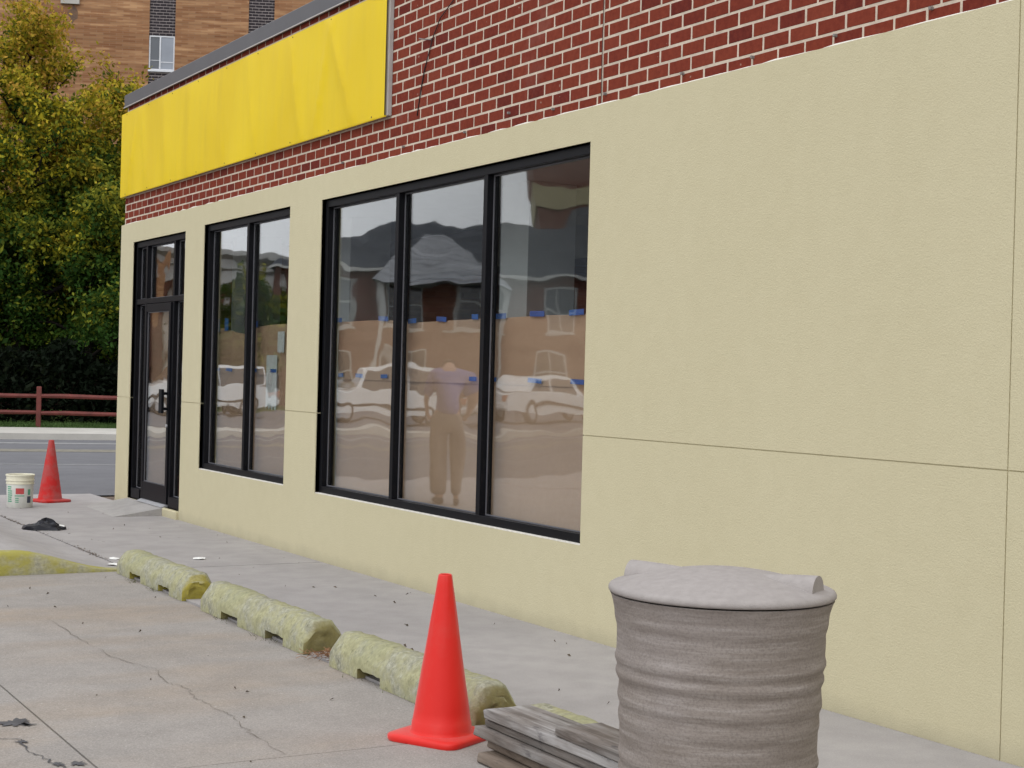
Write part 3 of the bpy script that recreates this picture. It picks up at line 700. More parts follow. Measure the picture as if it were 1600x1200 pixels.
# pine straw and weeds caught between and under the stops
ps = MB()
for cx,cy,n,sp in ((-1.60,7.66,120,.075),(-1.55,5.72,60,.05)):
    for i in range(n):
        x,y = cx+rng.normal(0,sp), cy+rng.normal(0,sp*.55); a = rng.uniform(0,6.28); l = rng.uniform(.03,.085); z = rng.uniform(-.004,.03)
        ps.tube([(x,y,z),(x+math.cos(a)*l*.5,y+math.sin(a)*l*.5,z+.008),(x+math.cos(a)*l,y+math.sin(a)*l,max(-.006,z+rng.uniform(-.015,.03)))],.0016,3,False)
o = struct(obj('pine_straw', ps, M['twig'], at=(-1.6,7.66,0), fixn=False),'stuff'); tag(o,'reddish dry needles caught in the gap between wheel stops','debris')
wd = MB()
for i in range(120):
    y = rng.choice([rng.uniform(8.2,8.5),rng.uniform(8.95,9.25),rng.uniform(10.4,10.6),rng.uniform(6.3,7.2),rng.uniform(10.85,11.1)]); x = -1.71+rng.normal(0,.02); a = rng.uniform(0,6.28); h = rng.uniform(.004,.022); b = rng.uniform(-.03,.03)
    wd.quad((x-.002*math.cos(a),y-.002*math.sin(a),-.01),(x+.002*math.cos(a),y+.002*math.sin(a),-.01),(x+b,y+rng.uniform(-.03,.03),h))
o = struct(obj('weeds', wd, M['weed'], at=(-1.7,8,0), fixn=False),'stuff'); tag(o,'small weeds and grit under the edges of the wheel stops','weeds')

# ================================================================== TRAFFIC CONES
def cone(label, at, rz, H, mat, half=.178, seed=0, tilt=0):
    t = thing('traffic_cone', label, 'traffic cone', at, 'orange traffic cones')
    x,y,z = at; c = (x,y,z)
    r0 = .128
    prof = [(r0+.012,.026),(r0+.006,.032),(r0,.045),(r0-.002,.075),(r0-.0045,.078)]+[(r0-.0045-(r0-.034)*k/14,.078+(H-.085)*k/14) for k in range(1,15)]+[(.028,H-.003),(.024,H),(.020,H-.002),(.020,H-.05)]
    wob = lambda k,zz: .0016*mnoise.noise((k*.4,zz*9,seed))
    obj('cone_body', MB().lathe(prof,56,c,wob), mat, t, smooth=True, sharp=50)
    obj('cone_hollow', MB().lathe([(.0198,H-.008),(.0198,H-.12),(0,H-.12)],24,c), M['cone_in'], t)
    ch = half*.30; poly = []
    for sx,sy_ in ((1,1),(-1,1),(-1,-1),(1,-1)):
        for k in range(4):
            a = math.atan2(sy_,sx)-math.pi/4+k*math.pi/6; poly.append((sx*(half-ch)+ch*math.cos(a), sy_*(half-ch)+ch*math.sin(a)))
    rows = [[(p[0]*s_,p[1]*s_,zz) for p in poly] for s_,zz in ((.985,.0),(1.0,.006),(1.0,.020),(.975,.027),(.86,.031),(.70,.032))]
    m = MB().grid(rows,closed_v=True); m.f.append(tuple(range(16))); m.f.append(tuple(80+i for i in range(15,-1,-1))); m.rot(rz).move(c)
    obj('cone_base', m, mat, t, smooth=True, sharp=60)
    t.rotation_euler = (tilt,0,0); return t
cone('bright orange-red traffic cone beside the old planks in the foreground', (-1.905,5.80,-.0095), R_(28), .695, M['cone'], seed=2)
cone('faded red traffic cone by the white bucket near the street', (-.70,17.60,.001), R_(20), .690, M['cone_old'], seed=8)

# ================================================================== PLANKS
def plank(label, yend, x0, w, z, L, rz, mat, seed, th=.038):
    """yend = far (left-hand) end; runs towards the camera"""
    n = 26; rows = []
    sec = [(0,.15),(.03,0),(.5,0),(.97,0),(1,.15),(1,.85),(.97,1),(.5,1),(.03,1),(0,.85)]
    for i in range(n+1):
        t = i/n; y = -L*t; r = []
        for (u,v) in sec:
            rough = .004*mnoise.noise((u*3+seed,y*5,v*3))+.0025*mnoise.noise((u*11+seed,y*23,v*9))
            endn = .022*mnoise.noise((u*2.5+seed,v*2,seed*3))+.012*mnoise.noise((u*8,v*6,seed)) if i == 0 else 0
            r.append((u*w+rough+.006*math.sin(t*2+seed), y+endn, z+v*th+rough*.5*(1 if v > .5 else -.2)+.002))
        rows.append(r)
    m = MB().grid(rows,closed_v=True); k = len(sec); m.f.append(tuple(range(k))); m.f.append(tuple(range((n+1)*k-1,n*k-1,-1)))
    m.rot(rz).move((x0,yend,0))
    o = obj('plank', m, mat, at=(x0,yend,z), smooth=True, sharp=45); return tag(o,label,'plank','old planks stacked beside the bin')
zb = -.009
plank('bottom brown plank of the stack, sticking out beside the cone', 5.37,-1.975,.20,zb,2.0,R_(1.5),M['woodB'],1)
plank('second plank from the bottom of the stack, brown with a dark edge', 5.41,-1.905,.20,zb+.041,1.9,R_(-1.0),M['woodB'],2)
plank('middle plank of the stack, its dark end jutting out', 5.47,-1.935,.22,zb+.082,1.8,R_(.6),M['woodA'],3)
plank('thin grey plank just below the top board of the stack', 5.43,-1.895,.21,zb+.123,1.8,R_(-.2),M['woodA'],4,.034)
plank('pale splintered grey plank lying across the top of the stack', 5.41,-1.915,.225,zb+.160,1.75,R_(.3),M['woodC'],5)
plank('short dark board with a knot, topmost of the stack next to the bin', 4.89,-1.905,.20,zb+.2005,1.1,R_(-2.5),M['woodA'],6,.036)

# ================================================================== BIN
CX, CY = -2.385, 3.305
T = thing('trash_can', 'large ribbed taupe stone-look bin with domed lid in the foreground', 'trash can', (CX,CY,-.009))
RZ = .975-.012
prof = [(0,0),(.215,0),(.228,.012)]
ribs = [(.90,.003,.016),(.795,.0065,.014),(.756,.0065,.014),(.69,.005,.016),(.635,.003,.014),(.535,.0065,.014),(.497,.0065,.014),(.42,.005,.016),(.34,.004,.016),(.265,.0065,.014),(.225,.0065,.014),(.13,.005,.016)]
for i in range(1,150):
    z = .012+(RZ-.012)*i/150; t = z/RZ
    r = .228+(.2825-.228)*t**.85
    if z > RZ-.11: u = (z-(RZ-.11))/.11; r += .013*u*u*u+.002*u
    for (rz_,am,wd) in ribs: r += .8*am*math.exp(-((z-rz_)/wd)**2)-am*.35*math.exp(-((z-rz_+.024)/.010)**2)
    prof.append((r,z))
prof += [(.2985,RZ),(.292,RZ+.001),(.285,RZ-.03)]
wob = lambda k,z: .0035*mnoise.noise((math.cos(k/96*6.283)*1.6,math.sin(k/96*6.283)*1.6,z*9))+.002*mnoise.noise((math.cos(k/96*6.283)*5,math.sin(k/96*6.283)*5,z*22))
obj('bin_body', MB().lathe(prof,96,(CX,CY,-.009),wob), M['can'], T, smooth=True, sharp=60)
LZ = lambda r: RZ+.027+.047*max(0,1-(r/.292)**2)**1.15
lp = [(.288,RZ+.004),(.2985,RZ+.005),(.3025,RZ+.009),(.3030,RZ+.016),(.299,RZ+.023),(.292,RZ+.027)]+[(r,LZ(r)) for r in np.linspace(.285,.0,24)]
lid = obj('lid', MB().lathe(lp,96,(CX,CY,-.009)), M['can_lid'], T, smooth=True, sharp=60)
def lug(ang):
    """half-round hump that starts square near the edge and dies into the middle of the lid"""
    rows = []; r0, r1 = .266, .085
    for i in range(13):
        t = i/12; rr = r0+(r1-r0)*t; rad = .047*(1-.25*t)
        top = (RZ+.074)*(1-t**1.6)+(LZ(r1)-.006)*t**1.6
        rows.append([(rr, rad*math.cos(a)*1.05, RZ+.020+(top-RZ-.020)*math.sin(a)**.8-.009) for a in np.linspace(0,math.pi,17)])
    m = MB().grid(rows); m.f.append(tuple(range(17))); m.rot(ang).move((CX,CY,0))
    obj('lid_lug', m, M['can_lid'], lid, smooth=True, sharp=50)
lug(R_(-59)); lug(R_(121))

# ================================================================== SMALL THINGS
Bk = thing('bucket', 'open white plastic bucket with green and red label near the street', 'bucket', (-1.17,16.98,.001))
bx_, by_ = -1.17, 16.98
bp = [(0,0),(.128,0),(.132,.006),(.140,.25),(.146,.252),(.147,.262),(.141,.264),(.142,.285),(.149,.287),(.149,.297),(.143,.299),(.144,.335),(.150,.337),(.151,.350),(.147,.354),(.139,.350),(.136,.30),(.126,.02),(0,.02)]
obj('bucket_body', MB().lathe(bp[:4],40,(bx_,by_,.001)), M['bucket'], Bk, smooth=True, sharp=40)
obj('bucket_rim', MB().lathe(bp[3:],40,(bx_,by_,.001)), M['bucket_rim'], Bk, smooth=True, sharp=40)
def patch(a0,a1,z0,z1,mat,name):
    rows = []
    for k in range(7):
        a = a0+(a1-a0)*k/6; rows.append([(bx_+(.1328+.0325*zz)*math.cos(a),by_+(.1328+.0325*zz)*math.sin(a),zz) for zz in (z0,z1)])
    obj(name, MB().grid(rows), mat, Bk)
# camera looks at the bucket from about -103 deg (towards -y, slightly -x)
V0 = R_(-103)
for k in range(8): patch(V0-R_(62),V0-R_(62-20-8*random.random()),.065+k*.022,.078+k*.022,M['lab_green'],'label_line')
patch(V0-R_(18),V0+R_(18),.150,.212,M['lab_red'],'label_block'); patch(V0-R_(22),V0+R_(20),.126,.136,M['lab_green'],'label_line')
for k in range(3): patch(V0-R_(20),V0-R_(4),.06+k*.02,.07+k*.02,M['lab_green'],'label_line')
patch(V0+R_(34),V0+R_(54),.055,.125,M['lab_dark'],'label_block'); patch(V0+R_(36),V0+R_(50),.14,.20,M['lab_green'],'label_block')
# black plastic bag: crumpled low heap
bg_ = MB(); rows = []
for i in range(22):
    t = i/21; r = []
    for j in range(26):
        a = j/26*6.283; rad = math.sin(math.pi*min(1,t*.5+.5))
        rr = (1-t)**.55
        ex, ey = .21*math.cos(a), .125*math.sin(a)
        n_ = mnoise.noise((math.cos(a)*1.7,math.sin(a)*1.7,t*2.2)); n2 = mnoise.noise((math.cos(a)*4,math.sin(a)*4,t*5))
        fold = abs(mnoise.noise((ex*9,ey*9,3.3)))
        r.append((ex*rr*(1+.25*n_), ey*rr*(1+.25*n_)+.01*n2, max(0,.085*(t**.7)*(1+.5*n_-.5*fold*1.2)*(1-.5*max(0,ex*rr)/.21)+.014*n2)))
    rows.append(r)
bg_.grid(rows,closed_v=True); bg_.f.append(tuple(range(21*26,22*26)))
bg_.rot(R_(-25)).move((-1.455,14.62,.003))
bo = tag(obj('plastic_bag', bg_, M['bag'], at=(-1.455,14.62,.003), smooth=True, sharp=32),'crumpled black plastic bag lying on the pavement near the kerb','bag')
obj('bag_tag', MB().quad((-1.36,14.50,.045),(-1.315,14.49,.034),(-1.31,14.515,.044),(-1.355,14.525,.055)), M['white'], bo)
for (x,y,s_,l) in ((-.866,12.0,.042,'flat white paper scrap on the pavement above the far wheel stop'),(-1.60,11.83,.04,'white paper scrap at the corner of kerb and pavement joint'),(-1.50,12.2,.035,'tiny white scrap beside the pavement joint')):
    n = 9; pts = [(x+math.cos(k/n*6.283)*s_*random.uniform(.7,1.3)*1.2,y+math.sin(k/n*6.283)*s_*random.uniform(.6,1.3)*1.3,.004+random.uniform(0,.012)) for k in range(n)]
    m = MB(); m.v = pts+[(x,y,.02)]; m.f = [(k,(k+1)%n,n) for k in range(n)]
    tag(obj('paper_scrap', m, M['white'], at=(x,y,.004)),l,'litter')
lf = MB()
for i in range(110):
    if i < 62: x,y,z = rng.uniform(-1.5,-.05), rng.uniform(5,18), .002
    else: x,y,z = rng.uniform(-4.2,-1.8), rng.uniform(5,11.4), -.008
    if i > 98: x,y = rng.normal(-1.22,.06), rng.normal(13.5,.12)
    s_ = rng.uniform(.005,.015); a = rng.uniform(0,6.28); c,d = math.cos(a)*s_, math.sin(a)*s_; zt = rng.uniform(.002,.018); 
    lf.quad((x-c,y-d,z),(x+d*.45,y-c*.45,z+zt),(x+c,y+d,z+zt*.6),(x-d*.45,y+c*.45,z+zt*.2))
o = struct(obj('leaf_litter', lf, M['litter'], at=(-1,9,0), fixn=False),'stuff'); tag(o,'small dead leaves scattered over the pavement and lot','leaves')

# ================================================================== FENCE
FA = math.atan(-.30); fe = Vector((math.cos(FA),math.sin(FA),0)); F0 = Vector((3.63,36.75,.085))
FN = thing('rail_fence', 'red-brown two-rail wooden fence across the street', 'fence', tuple(F0))
for k in range(-5,8):
    q = F0+fe*(k*1.88)
    obj('post', MB().cbox(-.055,.055,-.055,.055,-.1,.93+random.uniform(-.02,.02),.014).rot(FA).move(q), M['redwood'], FN)
    q2 = F0+fe*((k+1)*1.88)
    for z in (.72,.335):
        a = q+Vector((0,0,z+random.uniform(-.012,.012)))+fe*.05; b = q2+Vector((0,0,z+random.uniform(-.012,.012)))-fe*.05
        obj('rail', MB().tube([a,a*.7+b*.3+Vector((0,0,.008)),a*.3+b*.7,b],[.048,.056,.052,.047],7), M['redwood'], FN)
mk = MB().tube([(2.8,37.6,.08),(2.8,37.6,.30)],.035,8).lathe([(.05,.30),(.055,.34),(.0,.38)],10,(2.8,37.6,0))
tag(obj('utility_marker', mk, M['coping'], at=(2.8,37.6,.08)),'small dark stub marker in the grass behind the fence','marker')

# ================================================================== TREES
def make_tree(name, label, base, H, crown_lo, rad, leafmat, n_leaf, seed, leaf=.07, top_thin=True, dens=1.0):
    rn = random.Random(seed); nr = np.random.default_rng(seed)
    t = thing(name, label, 'tree', base, 'autumn trees across the street'); bx0 = Vector(base)
    br = MB(); tips = []
    def limb(p, d, L, r, lev):
        pts = [p]; rr = [r]; n = 5; q = p.copy(); dd = d.copy()
        for i in range(n):
            dd = (dd+Vector((rn.uniform(-.22,.22),rn.uniform(-.22,.22),rn.uniform(-.05,.16)))).normalized(); q = q+dd*(L/n); pts.append(q.copy()); rr.append(r*(1-.75*(i+1)/n))
            if lev >= 2: tips.append((q.copy(), lev))
            if lev < 3 and i >= 1:
                for _ in range(2 if lev < 2 else 1):
                    a = rn.uniform(0,6.283); side = Vector((math.cos(a),math.sin(a),rn.uniform(-.15,.55))).normalized()
                    limb(q.copy(), (dd*.35+side).normalized(), L*rn.uniform(.42,.62), rr[-1]*.65+.003, lev+1)
        br.tube(pts, rr, 7 if lev == 0 else 5 if lev == 1 else 3, False)
        tips.append((q.copy(), lev))
    top = bx0+Vector((rn.uniform(-.3,.3),rn.uniform(-.3,.3),H))
    tr = [bx0+(top-bx0)*k/8+Vector((rn.uniform(-.1,.1),rn.uniform(-.1,.1),0))*(k > 0) for k in range(9)]; r0 = .022*H+.02
    trunk = MB().tube(tr,[r0*(1-.93*(k/8)**.8) for k in range(9)],10)
    obj('trunk', trunk, M['bark'], t, smooth=True)
    nl = 17
    for k in range(nl):
        f = .18+.78*k/nl; p = tr[0]+(tr[-1]-tr[0])*f; a = k*2.4+rn.uniform(-.4,.4)
        up = .05+.75*f; L = rad*(1.05-.62*max(0,f-.25)/.75)*rn.uniform(.8,1.12)
        limb(p, Vector((math.cos(a),math.sin(a),up)).normalized(), L, r0*.42*(1-.7*f)+.012, 1)
    for _ in range(3): limb(tr[-1]-Vector((0,0,.4*_)), Vector((rn.uniform(-.4,.4),rn.uniform(-.4,.4),1)).normalized(), 1.0, .02, 2)
    obj('branches', br, M['bark'], t, smooth=True, fixn=False)
    T_ = np.array([q[0][:] for q in tips]); 
    idx = nr.integers(0,len(T_),n_leaf); c = T_[idx]+nr.normal(0,.135*dens,(n_leaf,3))
    c = c[(c[:,2] > base[2]+crown_lo+.25*np.sin(c[:,0]*3+seed)+.2*np.sin(c[:,0]*7.1))]
    ztop = (c[:,2]-base[2])/H
    if top_thin: c = c[nr.random(len(c)) < np.clip(1.25-1.0*ztop,.16,1)]
    n = len(c); s_ = leaf*nr.uniform(.55,1.25,n)
    u = nr.normal(size=(n,3)); u /= np.linalg.norm(u,axis=1)[:,None]; w = nr.normal(size=(n,3)); w -= (w*u).sum(1)[:,None]*u; w /= np.linalg.norm(w,axis=1)[:,None]
    V = np.empty((n,4,3)); V[:,0] = c-u*s_[:,None]; V[:,1] = c+w*s_[:,None]*.55; V[:,2] = c+u*s_[:,None]; V[:,3] = c-w*s_[:,None]*.55
    V = V.reshape(-1,3)-np.array(base)
    me = bpy.data.meshes.new('crown'); me.vertices.add(n*4); me.vertices.foreach_set('co',V.ravel()); me.loops.add(n*4); me.loops.foreach_set('vertex_index',np.arange(n*4)); me.polygons.add(n)
    me.polygons.foreach_set('loop_start',np.arange(n)*4); me.update(calc_edges=True); me.validate()
    obj('crown', me, leafmat, t)
    return t
make_tree('autumn_tree','tall thin-topped yellow-green tree at the left edge, across the street',(4.55,42.6,.1),10.6,2.0,2.7,M['leafA'],95000,3)
make_tree('autumn_tree','broad yellowing tree behind the shop corner, left of the tan block window',(7.0,43.6,.1),8.9,1.9,3.0,M['leafA'],100000,11)
make_tree('green_tree','dense green lower tree in front of the shade-darkened brick base, across the street',(5.9,41.3,.1),6.0,1.75,2.5,M['leafB'],90000,23,.07,False)
make_tree('green_tree','green tree just outside the left edge of the view',(1.6,43.5,.1),8.0,1.9,2.7,M['leafB'],26000,31,.11,False)
# near-black leaf mass added for the shade under the trees
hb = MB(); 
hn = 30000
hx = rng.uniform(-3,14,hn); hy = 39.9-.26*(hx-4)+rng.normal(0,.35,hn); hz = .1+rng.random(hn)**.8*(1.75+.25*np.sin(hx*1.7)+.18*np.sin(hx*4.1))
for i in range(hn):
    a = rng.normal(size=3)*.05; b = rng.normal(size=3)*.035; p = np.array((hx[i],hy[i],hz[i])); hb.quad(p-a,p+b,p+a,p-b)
tag(obj('shade_hedge', hb, M['shade_hedge'], at=(5,39.9,.1), fixn=False),'low dark shaded hedge behind the red rail fence','shade_hedge')

# ================================================================== TAN APARTMENT BLOCK
AA = R_(-25); ae = Vector((math.cos(AA),math.sin(AA),0)); an = Vector((math.sin(AA),-math.cos(AA),0))   # along, outwards (towards the camera)
A0 = Vector((10.1,49.0,0.08))
AP = thing('apartment_block', 'tall tan brick apartment block with dark brick panels behind the trees', 'building', tuple(A0))
def apt(name, m, mat, parent=AP): 
    m.rot(AA).move(tuple(A0)); return obj(name, m, mat, parent)
# local: x along facade, y depth (negative towards the camera), z up
wins = []
for cx in (-9.45,-6.3,0.0,3.15,6.3,9.45,12.6):
    for z0 in (5.2,8.1,11.0,13.9): wins.append((cx-.41,cx+.41,z0,z0+1.16))
cols = sorted({-26,24,*[v for w in wins for v in w[:2]]}); 
m = MB()
zc = sorted({2.75,17.5,*[v for w in wins for v in w[2:]]})
for i in range(len(cols)-1):
    a,b = cols[i],cols[i+1]
    iscol = any(abs(w[0]-a) < 1e-6 for w in wins)
    if not iscol: m.quad((a,0,2.75),(b,0,2.75),(b,0,17.5),(a,0,17.5)).quad((a,0,2.75),(a,.12,2.75),(a,.12,17.5),(a,0,17.5)).quad((b,0,2.75),(b,.12,2.75),(b,.12,17.5),(b,0,17.5))
aw = apt('facade_wall', m, M['tanbrick'])
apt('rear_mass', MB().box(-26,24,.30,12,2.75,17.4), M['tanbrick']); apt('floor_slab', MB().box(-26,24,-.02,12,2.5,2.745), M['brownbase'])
apt('shade_recess_wall', MB().box(-26,24,2.2,12,0,2.49), M['brownbase'])  # recess added so that the ground floor falls into shade
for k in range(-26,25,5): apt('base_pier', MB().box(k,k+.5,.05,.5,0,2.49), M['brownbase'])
for cx in sorted({(w[0]+w[1])/2 for w in wins}):
    zs_ = [2.75]+[v for w in wins if abs((w[0]+w[1])/2-cx) < .01 for v in w[2:]]+[17.5]
    for z0,z1 in zip(zs_[::2],zs_[1::2]):
        sp_ = apt('spandrel', MB().box(cx-.41,cx+.41,.045,.2,z0+.002,z1-.002), M['ltmortar'])
        if cx in (0.0,3.15) and z0 > 9:
            nrow = int((z1-z0)/.095)
            for r in range(nrow):
                zz = z0+.01+r*.095; off = 0 if r % 2 else -.105
                for k in range(-1,5):
                    a = max(cx-.408,cx-.41+off+k*.21+.012); b = min(cx+.408,cx-.41+off+(k+1)*.21-.006)
                    if b-a > .03: apt('brick', MB().box(a,b,.025,.06,zz,zz+.062), M['dkbrick'], sp_)
        else:
            apt('brick_course', MB().box(cx-.405,cx+.405,.03,.06,z0+.01,z1-.01), M['dkbrick'], sp_)
for (a,b,z0,z1) in wins:
    if a < -8 or a > 8: 
        apt('window', MB().box(a,b,.07,.12,z0,z1), M['farglass']); continue
    fr = apt('window', MB().box(a+.005,a+.045,.03,.09,z0+.05,z1-.005).box(b-.045,b-.005,.03,.09,z0+.05,z1-.005).box(a+.045,b-.045,.03,.09,z1-.045,z1-.005).box(a+.045,b-.045,.03,.09,z0+.05,z0+.09).box((a+b)/2-.075,(a+b)/2-.03,.02,.08,z0+.09,z1-.045), M['whiteframe'])
    apt('pane', MB().box(a+.046,(a+b)/2-.076,.06,.07,z0+.091,z1-.046), M['farglass'], fr); apt('pane', MB().box((a+b)/2-.029,b-.046,.045,.055,z0+.091,z1-.046), M['blind'], fr)
    apt('sill', MB().box(a-.01,b+.01,-.04,.1,z0-.01,z0+.045), M['whiteframe'], fr)
    apt('pane_rail', MB().box((a+b)/2-.028,b-.047,.036,.044,z0+.30,z0+.325).box(a+.047,(a+b)/2-.077,.052,.059,z0+.36,z0+.375), M['whiteframe'], fr)
vt = apt('wall_vent', MB().box(-3.2,-2.62,-.10,.02,13.03,13.35), M['farpave'])
t_ = NT('soot_stained_brick'); t_.m  # stain below the vent, a shape of its own
stn = t_.fin(t_.mix(t_.ramp(t_.noise(6,5,.7), [(.35,0),(.7,1)]), (.10,.07,.055), (.20,.11,.06)), .95)
m = MB(); pts = []
for k in range(14):
    a = k/14*6.283; pts.append((-2.80+.17*math.cos(a)*random.uniform(.35,1.3),-.004,12.72+.33*math.sin(a)*random.uniform(.5,1.25)))
apt('soot_stain', m.quad(*pts), stn)

# ================================================================== WHAT THE SHOP WINDOWS REFLECT (left of and behind the view)
# second car park across the side street
struct(obj('side_lot', MB().box(-60,-6.5,37.2,52,-.1,.105), M['asphalt'], at=(-30,44,0)))
def make_car(label, at, rz, suv):
    t = thing('parked_car', label, 'car', at, 'white cars parked across the street'); ox,oy,oz = at
    L, Wd = 4.6, 1.8; top = 1.68 if suv else 1.42; belt = .98 if suv else .90
    low = [(-2.3,.30),(-2.3,.62),(-2.22,.80),(-1.35 if not suv else -2.18,belt),(2.0 if suv else 1.2,belt),(1.25,belt-.01),(2.15,.78),(2.28,.62),(2.3,.32)]
    low = [(-2.28,.30),(-2.31,.60),(-2.22,belt-.06),(-1.4,belt),(1.05,belt),(2.05,belt-.16),(2.28,.66),(2.30,.32)]
    up = [(-2.15 if suv else -1.75,belt),(-1.95 if suv else -1.15,top-.04),(-1.4 if suv else -.7,top),(.15,top),(.35,top-.03),(1.12,belt)]
    def loft(pr, wts):
        rows = []
        for s_ in (-1,-.94,.94,1):
            rows.append([(q[0]*(1 if abs(s_) < 1 else .985), s_*Wd/2*wts(q[1]), q[1]*(1 if abs(s_) < 1 else .995)) for q in pr])
        mm = MB().grid(rows,closed_v=True); k = len(pr); mm.f.append(tuple(range(k))); mm.f.append(tuple(range(4*k-1,3*k-1,-1))); return mm
    def put(m): return m.rot(rz).move(at)
    body = obj('body', put(loft(low,lambda z:1.0)), M['carwhite'], t, smooth=True, sharp=35)
    cabm = loft(up,lambda z:1-.22*max(0,z-belt)/(top-belt)); obj('roof_pillars', put(cabm), M['carwhite'], t, smooth=True, sharp=35)
    for s_ in (-1,1):
        z0,z1 = belt+.04,top-.1; f0,f1 = -2.0 if suv else -1.45, 1.0
        for a,b in ((f0,-.55),(-.48,.42)):
            w0,w1 = Wd/2*(1-.22*.08)+.008, Wd/2*(1-.22*.82)+.008
            b1 = b-.0 if b < 0 else b-.12; b0 = b if b < 0 else b+.32
            obj('side_window', put(MB().quad((a,s_*w0,z0),(b0,s_*w0,z0),(b1,s_*w1,z1),(a+(.15 if suv else .35)*(a == f0),s_*w1,z1))), M['carglass'], t)
        obj('bumper_trim', put(MB().box(-1.2,1.2,s_*Wd/2-.01*s_-.012,s_*Wd/2+.012,.46,.54)), M['tyre'], t)
        for x in (-1.42,1.42):
            wl = obj('wheel', put(MB().lathe([(.20,-.1),(.30,-.1),(.325,-.06),(.325,.06),(.30,.1),(.20,.1)],24).rot(math.pi/2,axis='X').move((x,s_*(Wd/2-.09),.325))), M['tyre'], t, smooth=True, sharp=40)
            obj('rim', put(MB().lathe([(0,-.07),(.2,-.09),(.205,.09),(0,.07)],20).rot(math.pi/2,axis='X').move((x,s_*(Wd/2-.09),.325))), M['rim'], wl, smooth=True, sharp=40)
        obj('headlight', put(MB().box(2.16,2.29,s_*.62-.16,s_*.62+.16,.62,.74)), M['headlens'], t); obj('tail_light', put(MB().box(-2.325,-2.2,s_*.72-.12,s_*.72+.12,.62,.82)), M['lampglass'], t)
    obj('windscreen', put(MB().quad((.43,-.6,top-.09),(.43,.6,top-.09),(1.06,.76,belt+.03),(1.06,-.76,belt+.03)).move((.03,0,.02))), M['carglass'], t)
    obj('bumper', put(MB().cbox(2.24,2.36,-.86,.86,.34,.52,.03)), M['carwhite'], t); obj('bumper', put(MB().cbox(-2.38,-2.26,-.86,.86,.34,.54,.03)), M['carwhite'], t)
make_car('white estate car reflected in the left pane of the large window', (-14.2,41.2,.106), R_(8), True)
make_car('white saloon car reflected in the right pane of the large window', (-20.3,41.8,.106), R_(172), False)
make_car('white car reflected in the two-pane window', (-11.0,47.8,.106), R_(5), True)

def far_house(name, label, at, rz, L, D, eave, ridge, wall, roofm, win_rows, group=None):
    t = thing(name, label, 'house', at, group)
    def put(m): return m.rot(rz).move(at)
    hw = obj('wall', put(MB().box(-L/2,L/2,-D/2,D/2,0,eave)), wall, t)
    e2 = .5
    rf = MB(); c = [(-L/2-e2,-D/2-e2),(L/2+e2,-D/2-e2),(L/2+e2,D/2+e2),(-L/2-e2,D/2+e2)]; a,b = (-L/2+D*.42,0,ridge),(L/2-D*.42,0,ridge)
    ez = eave-.12
    rf.quad((*c[0],ez),(*c[1],ez),b,a).quad((*c[1],ez),(*c[2],ez),b).quad((*c[2],ez),(*c[3],ez),a,b).quad((*c[3],ez),(*c[0],ez),a).quad(*[(*q,ez-.02) for q in c])
    obj('roof', put(rf), roofm, t)
    obj('gutter', put(MB().box(-L/2-e2,L/2+e2,-D/2-e2-.1,-D/2-e2,ez-.12,ez+.02)), M['trimwhite'], t)
    for (x,z,w,h) in win_rows:
        fr = obj('window', put(MB().box(x-w/2,x-w/2+.09,-D/2-.05,-D/2+.05,z,z+h).box(x+w/2-.09,x+w/2,-D/2-.05,-D/2+.05,z,z+h).box(x-w/2+.09,x+w/2-.09,-D/2-.05,-D/2+.05,z+h-.09,z+h).box(x-w/2+.09,x+w/2-.09,-D/2-.05,-D/2+.05,z,z+.09).box(x-w/2+.09,x+w/2-.09,-D/2-.04,-D/2+.04,z+h/2-.04,z+h/2+.04).box(x-.03,x+.03,-D/2-.035,-D/2+.035,z+.09,z+h/2-.04).box(x-.03,x+.03,-D/2-.035,-D/2+.035,z+h/2+.04,z+h-.09)), M['trimwhite'], t)
        obj('pane', put(MB().box(x-w/2+.091,x+w/2-.091,-D/2-.015,-D/2+.02,z+.091,z+h-.091)), M['farglass'], fr)
        obj('sill', put(MB().box(x-w/2-.08,x+w/2+.08,-D/2-.12,-D/2+.02,z-.1,z-.002)), M['trimwhite'], fr)
    return t
far_house('brick_house','red brick house with slate hipped roof reflected in the large window', (-28.4,60.5,.1), R_(28), 17, 10, 5.9, 8.25, M['housebrick'], M['slate'], [(-6.6,3.3,1.7,2.0),(-3.2,3.3,1.3,2.0),(.2,3.3,1.7,2.0),(3.4,3.3,1.3,2.0),(6.6,3.3,1.7,2.0),(-6.6,.7,1.5,1.7),(-2.6,.7,1.5,1.7),(3.2,.7,1.5,1.7),(6.6,.7,1.5,1.7)])
ph = bpy.data.objects['brick_house']; hp = (-28.4,60.5,.1)
pr_ = MB(); x_, yb, yt = 1.9, -6.9, -3.6
pr_.quad((x_-2.6,yb,5.15),(x_+2.6,yb,5.15),(x_+.7,yt,7.35),(x_-.7,yt,7.35)).quad((x_-2.6,yb,5.15),(x_-.7,yt,7.35),(x_-2.6,yt,5.15)).quad((x_+2.6,yb,5.15),(x_+.7,yt,7.35),(x_+2.6,yt,5.15)).quad((x_-2.6,yb,5.15),(x_+2.6,yb,5.15),(x_+2.6,yt,5.15),(x_-2.6,yt,5.15))
obj('porch_roof', pr_.rot(R_(28)).move(hp), m_brickwall('pale_shingles', (.26,.27,.29), (.33,.34,.36), (.14,.145,.16), 3.0, .22, .02), ph)
for q in (x_-2.3, x_+2.3): obj('porch_post', MB().box(q-.12,q+.12,yb+.3,yb+.54,0,5.14).rot(R_(28)).move(hp), M['trimwhite'], ph)
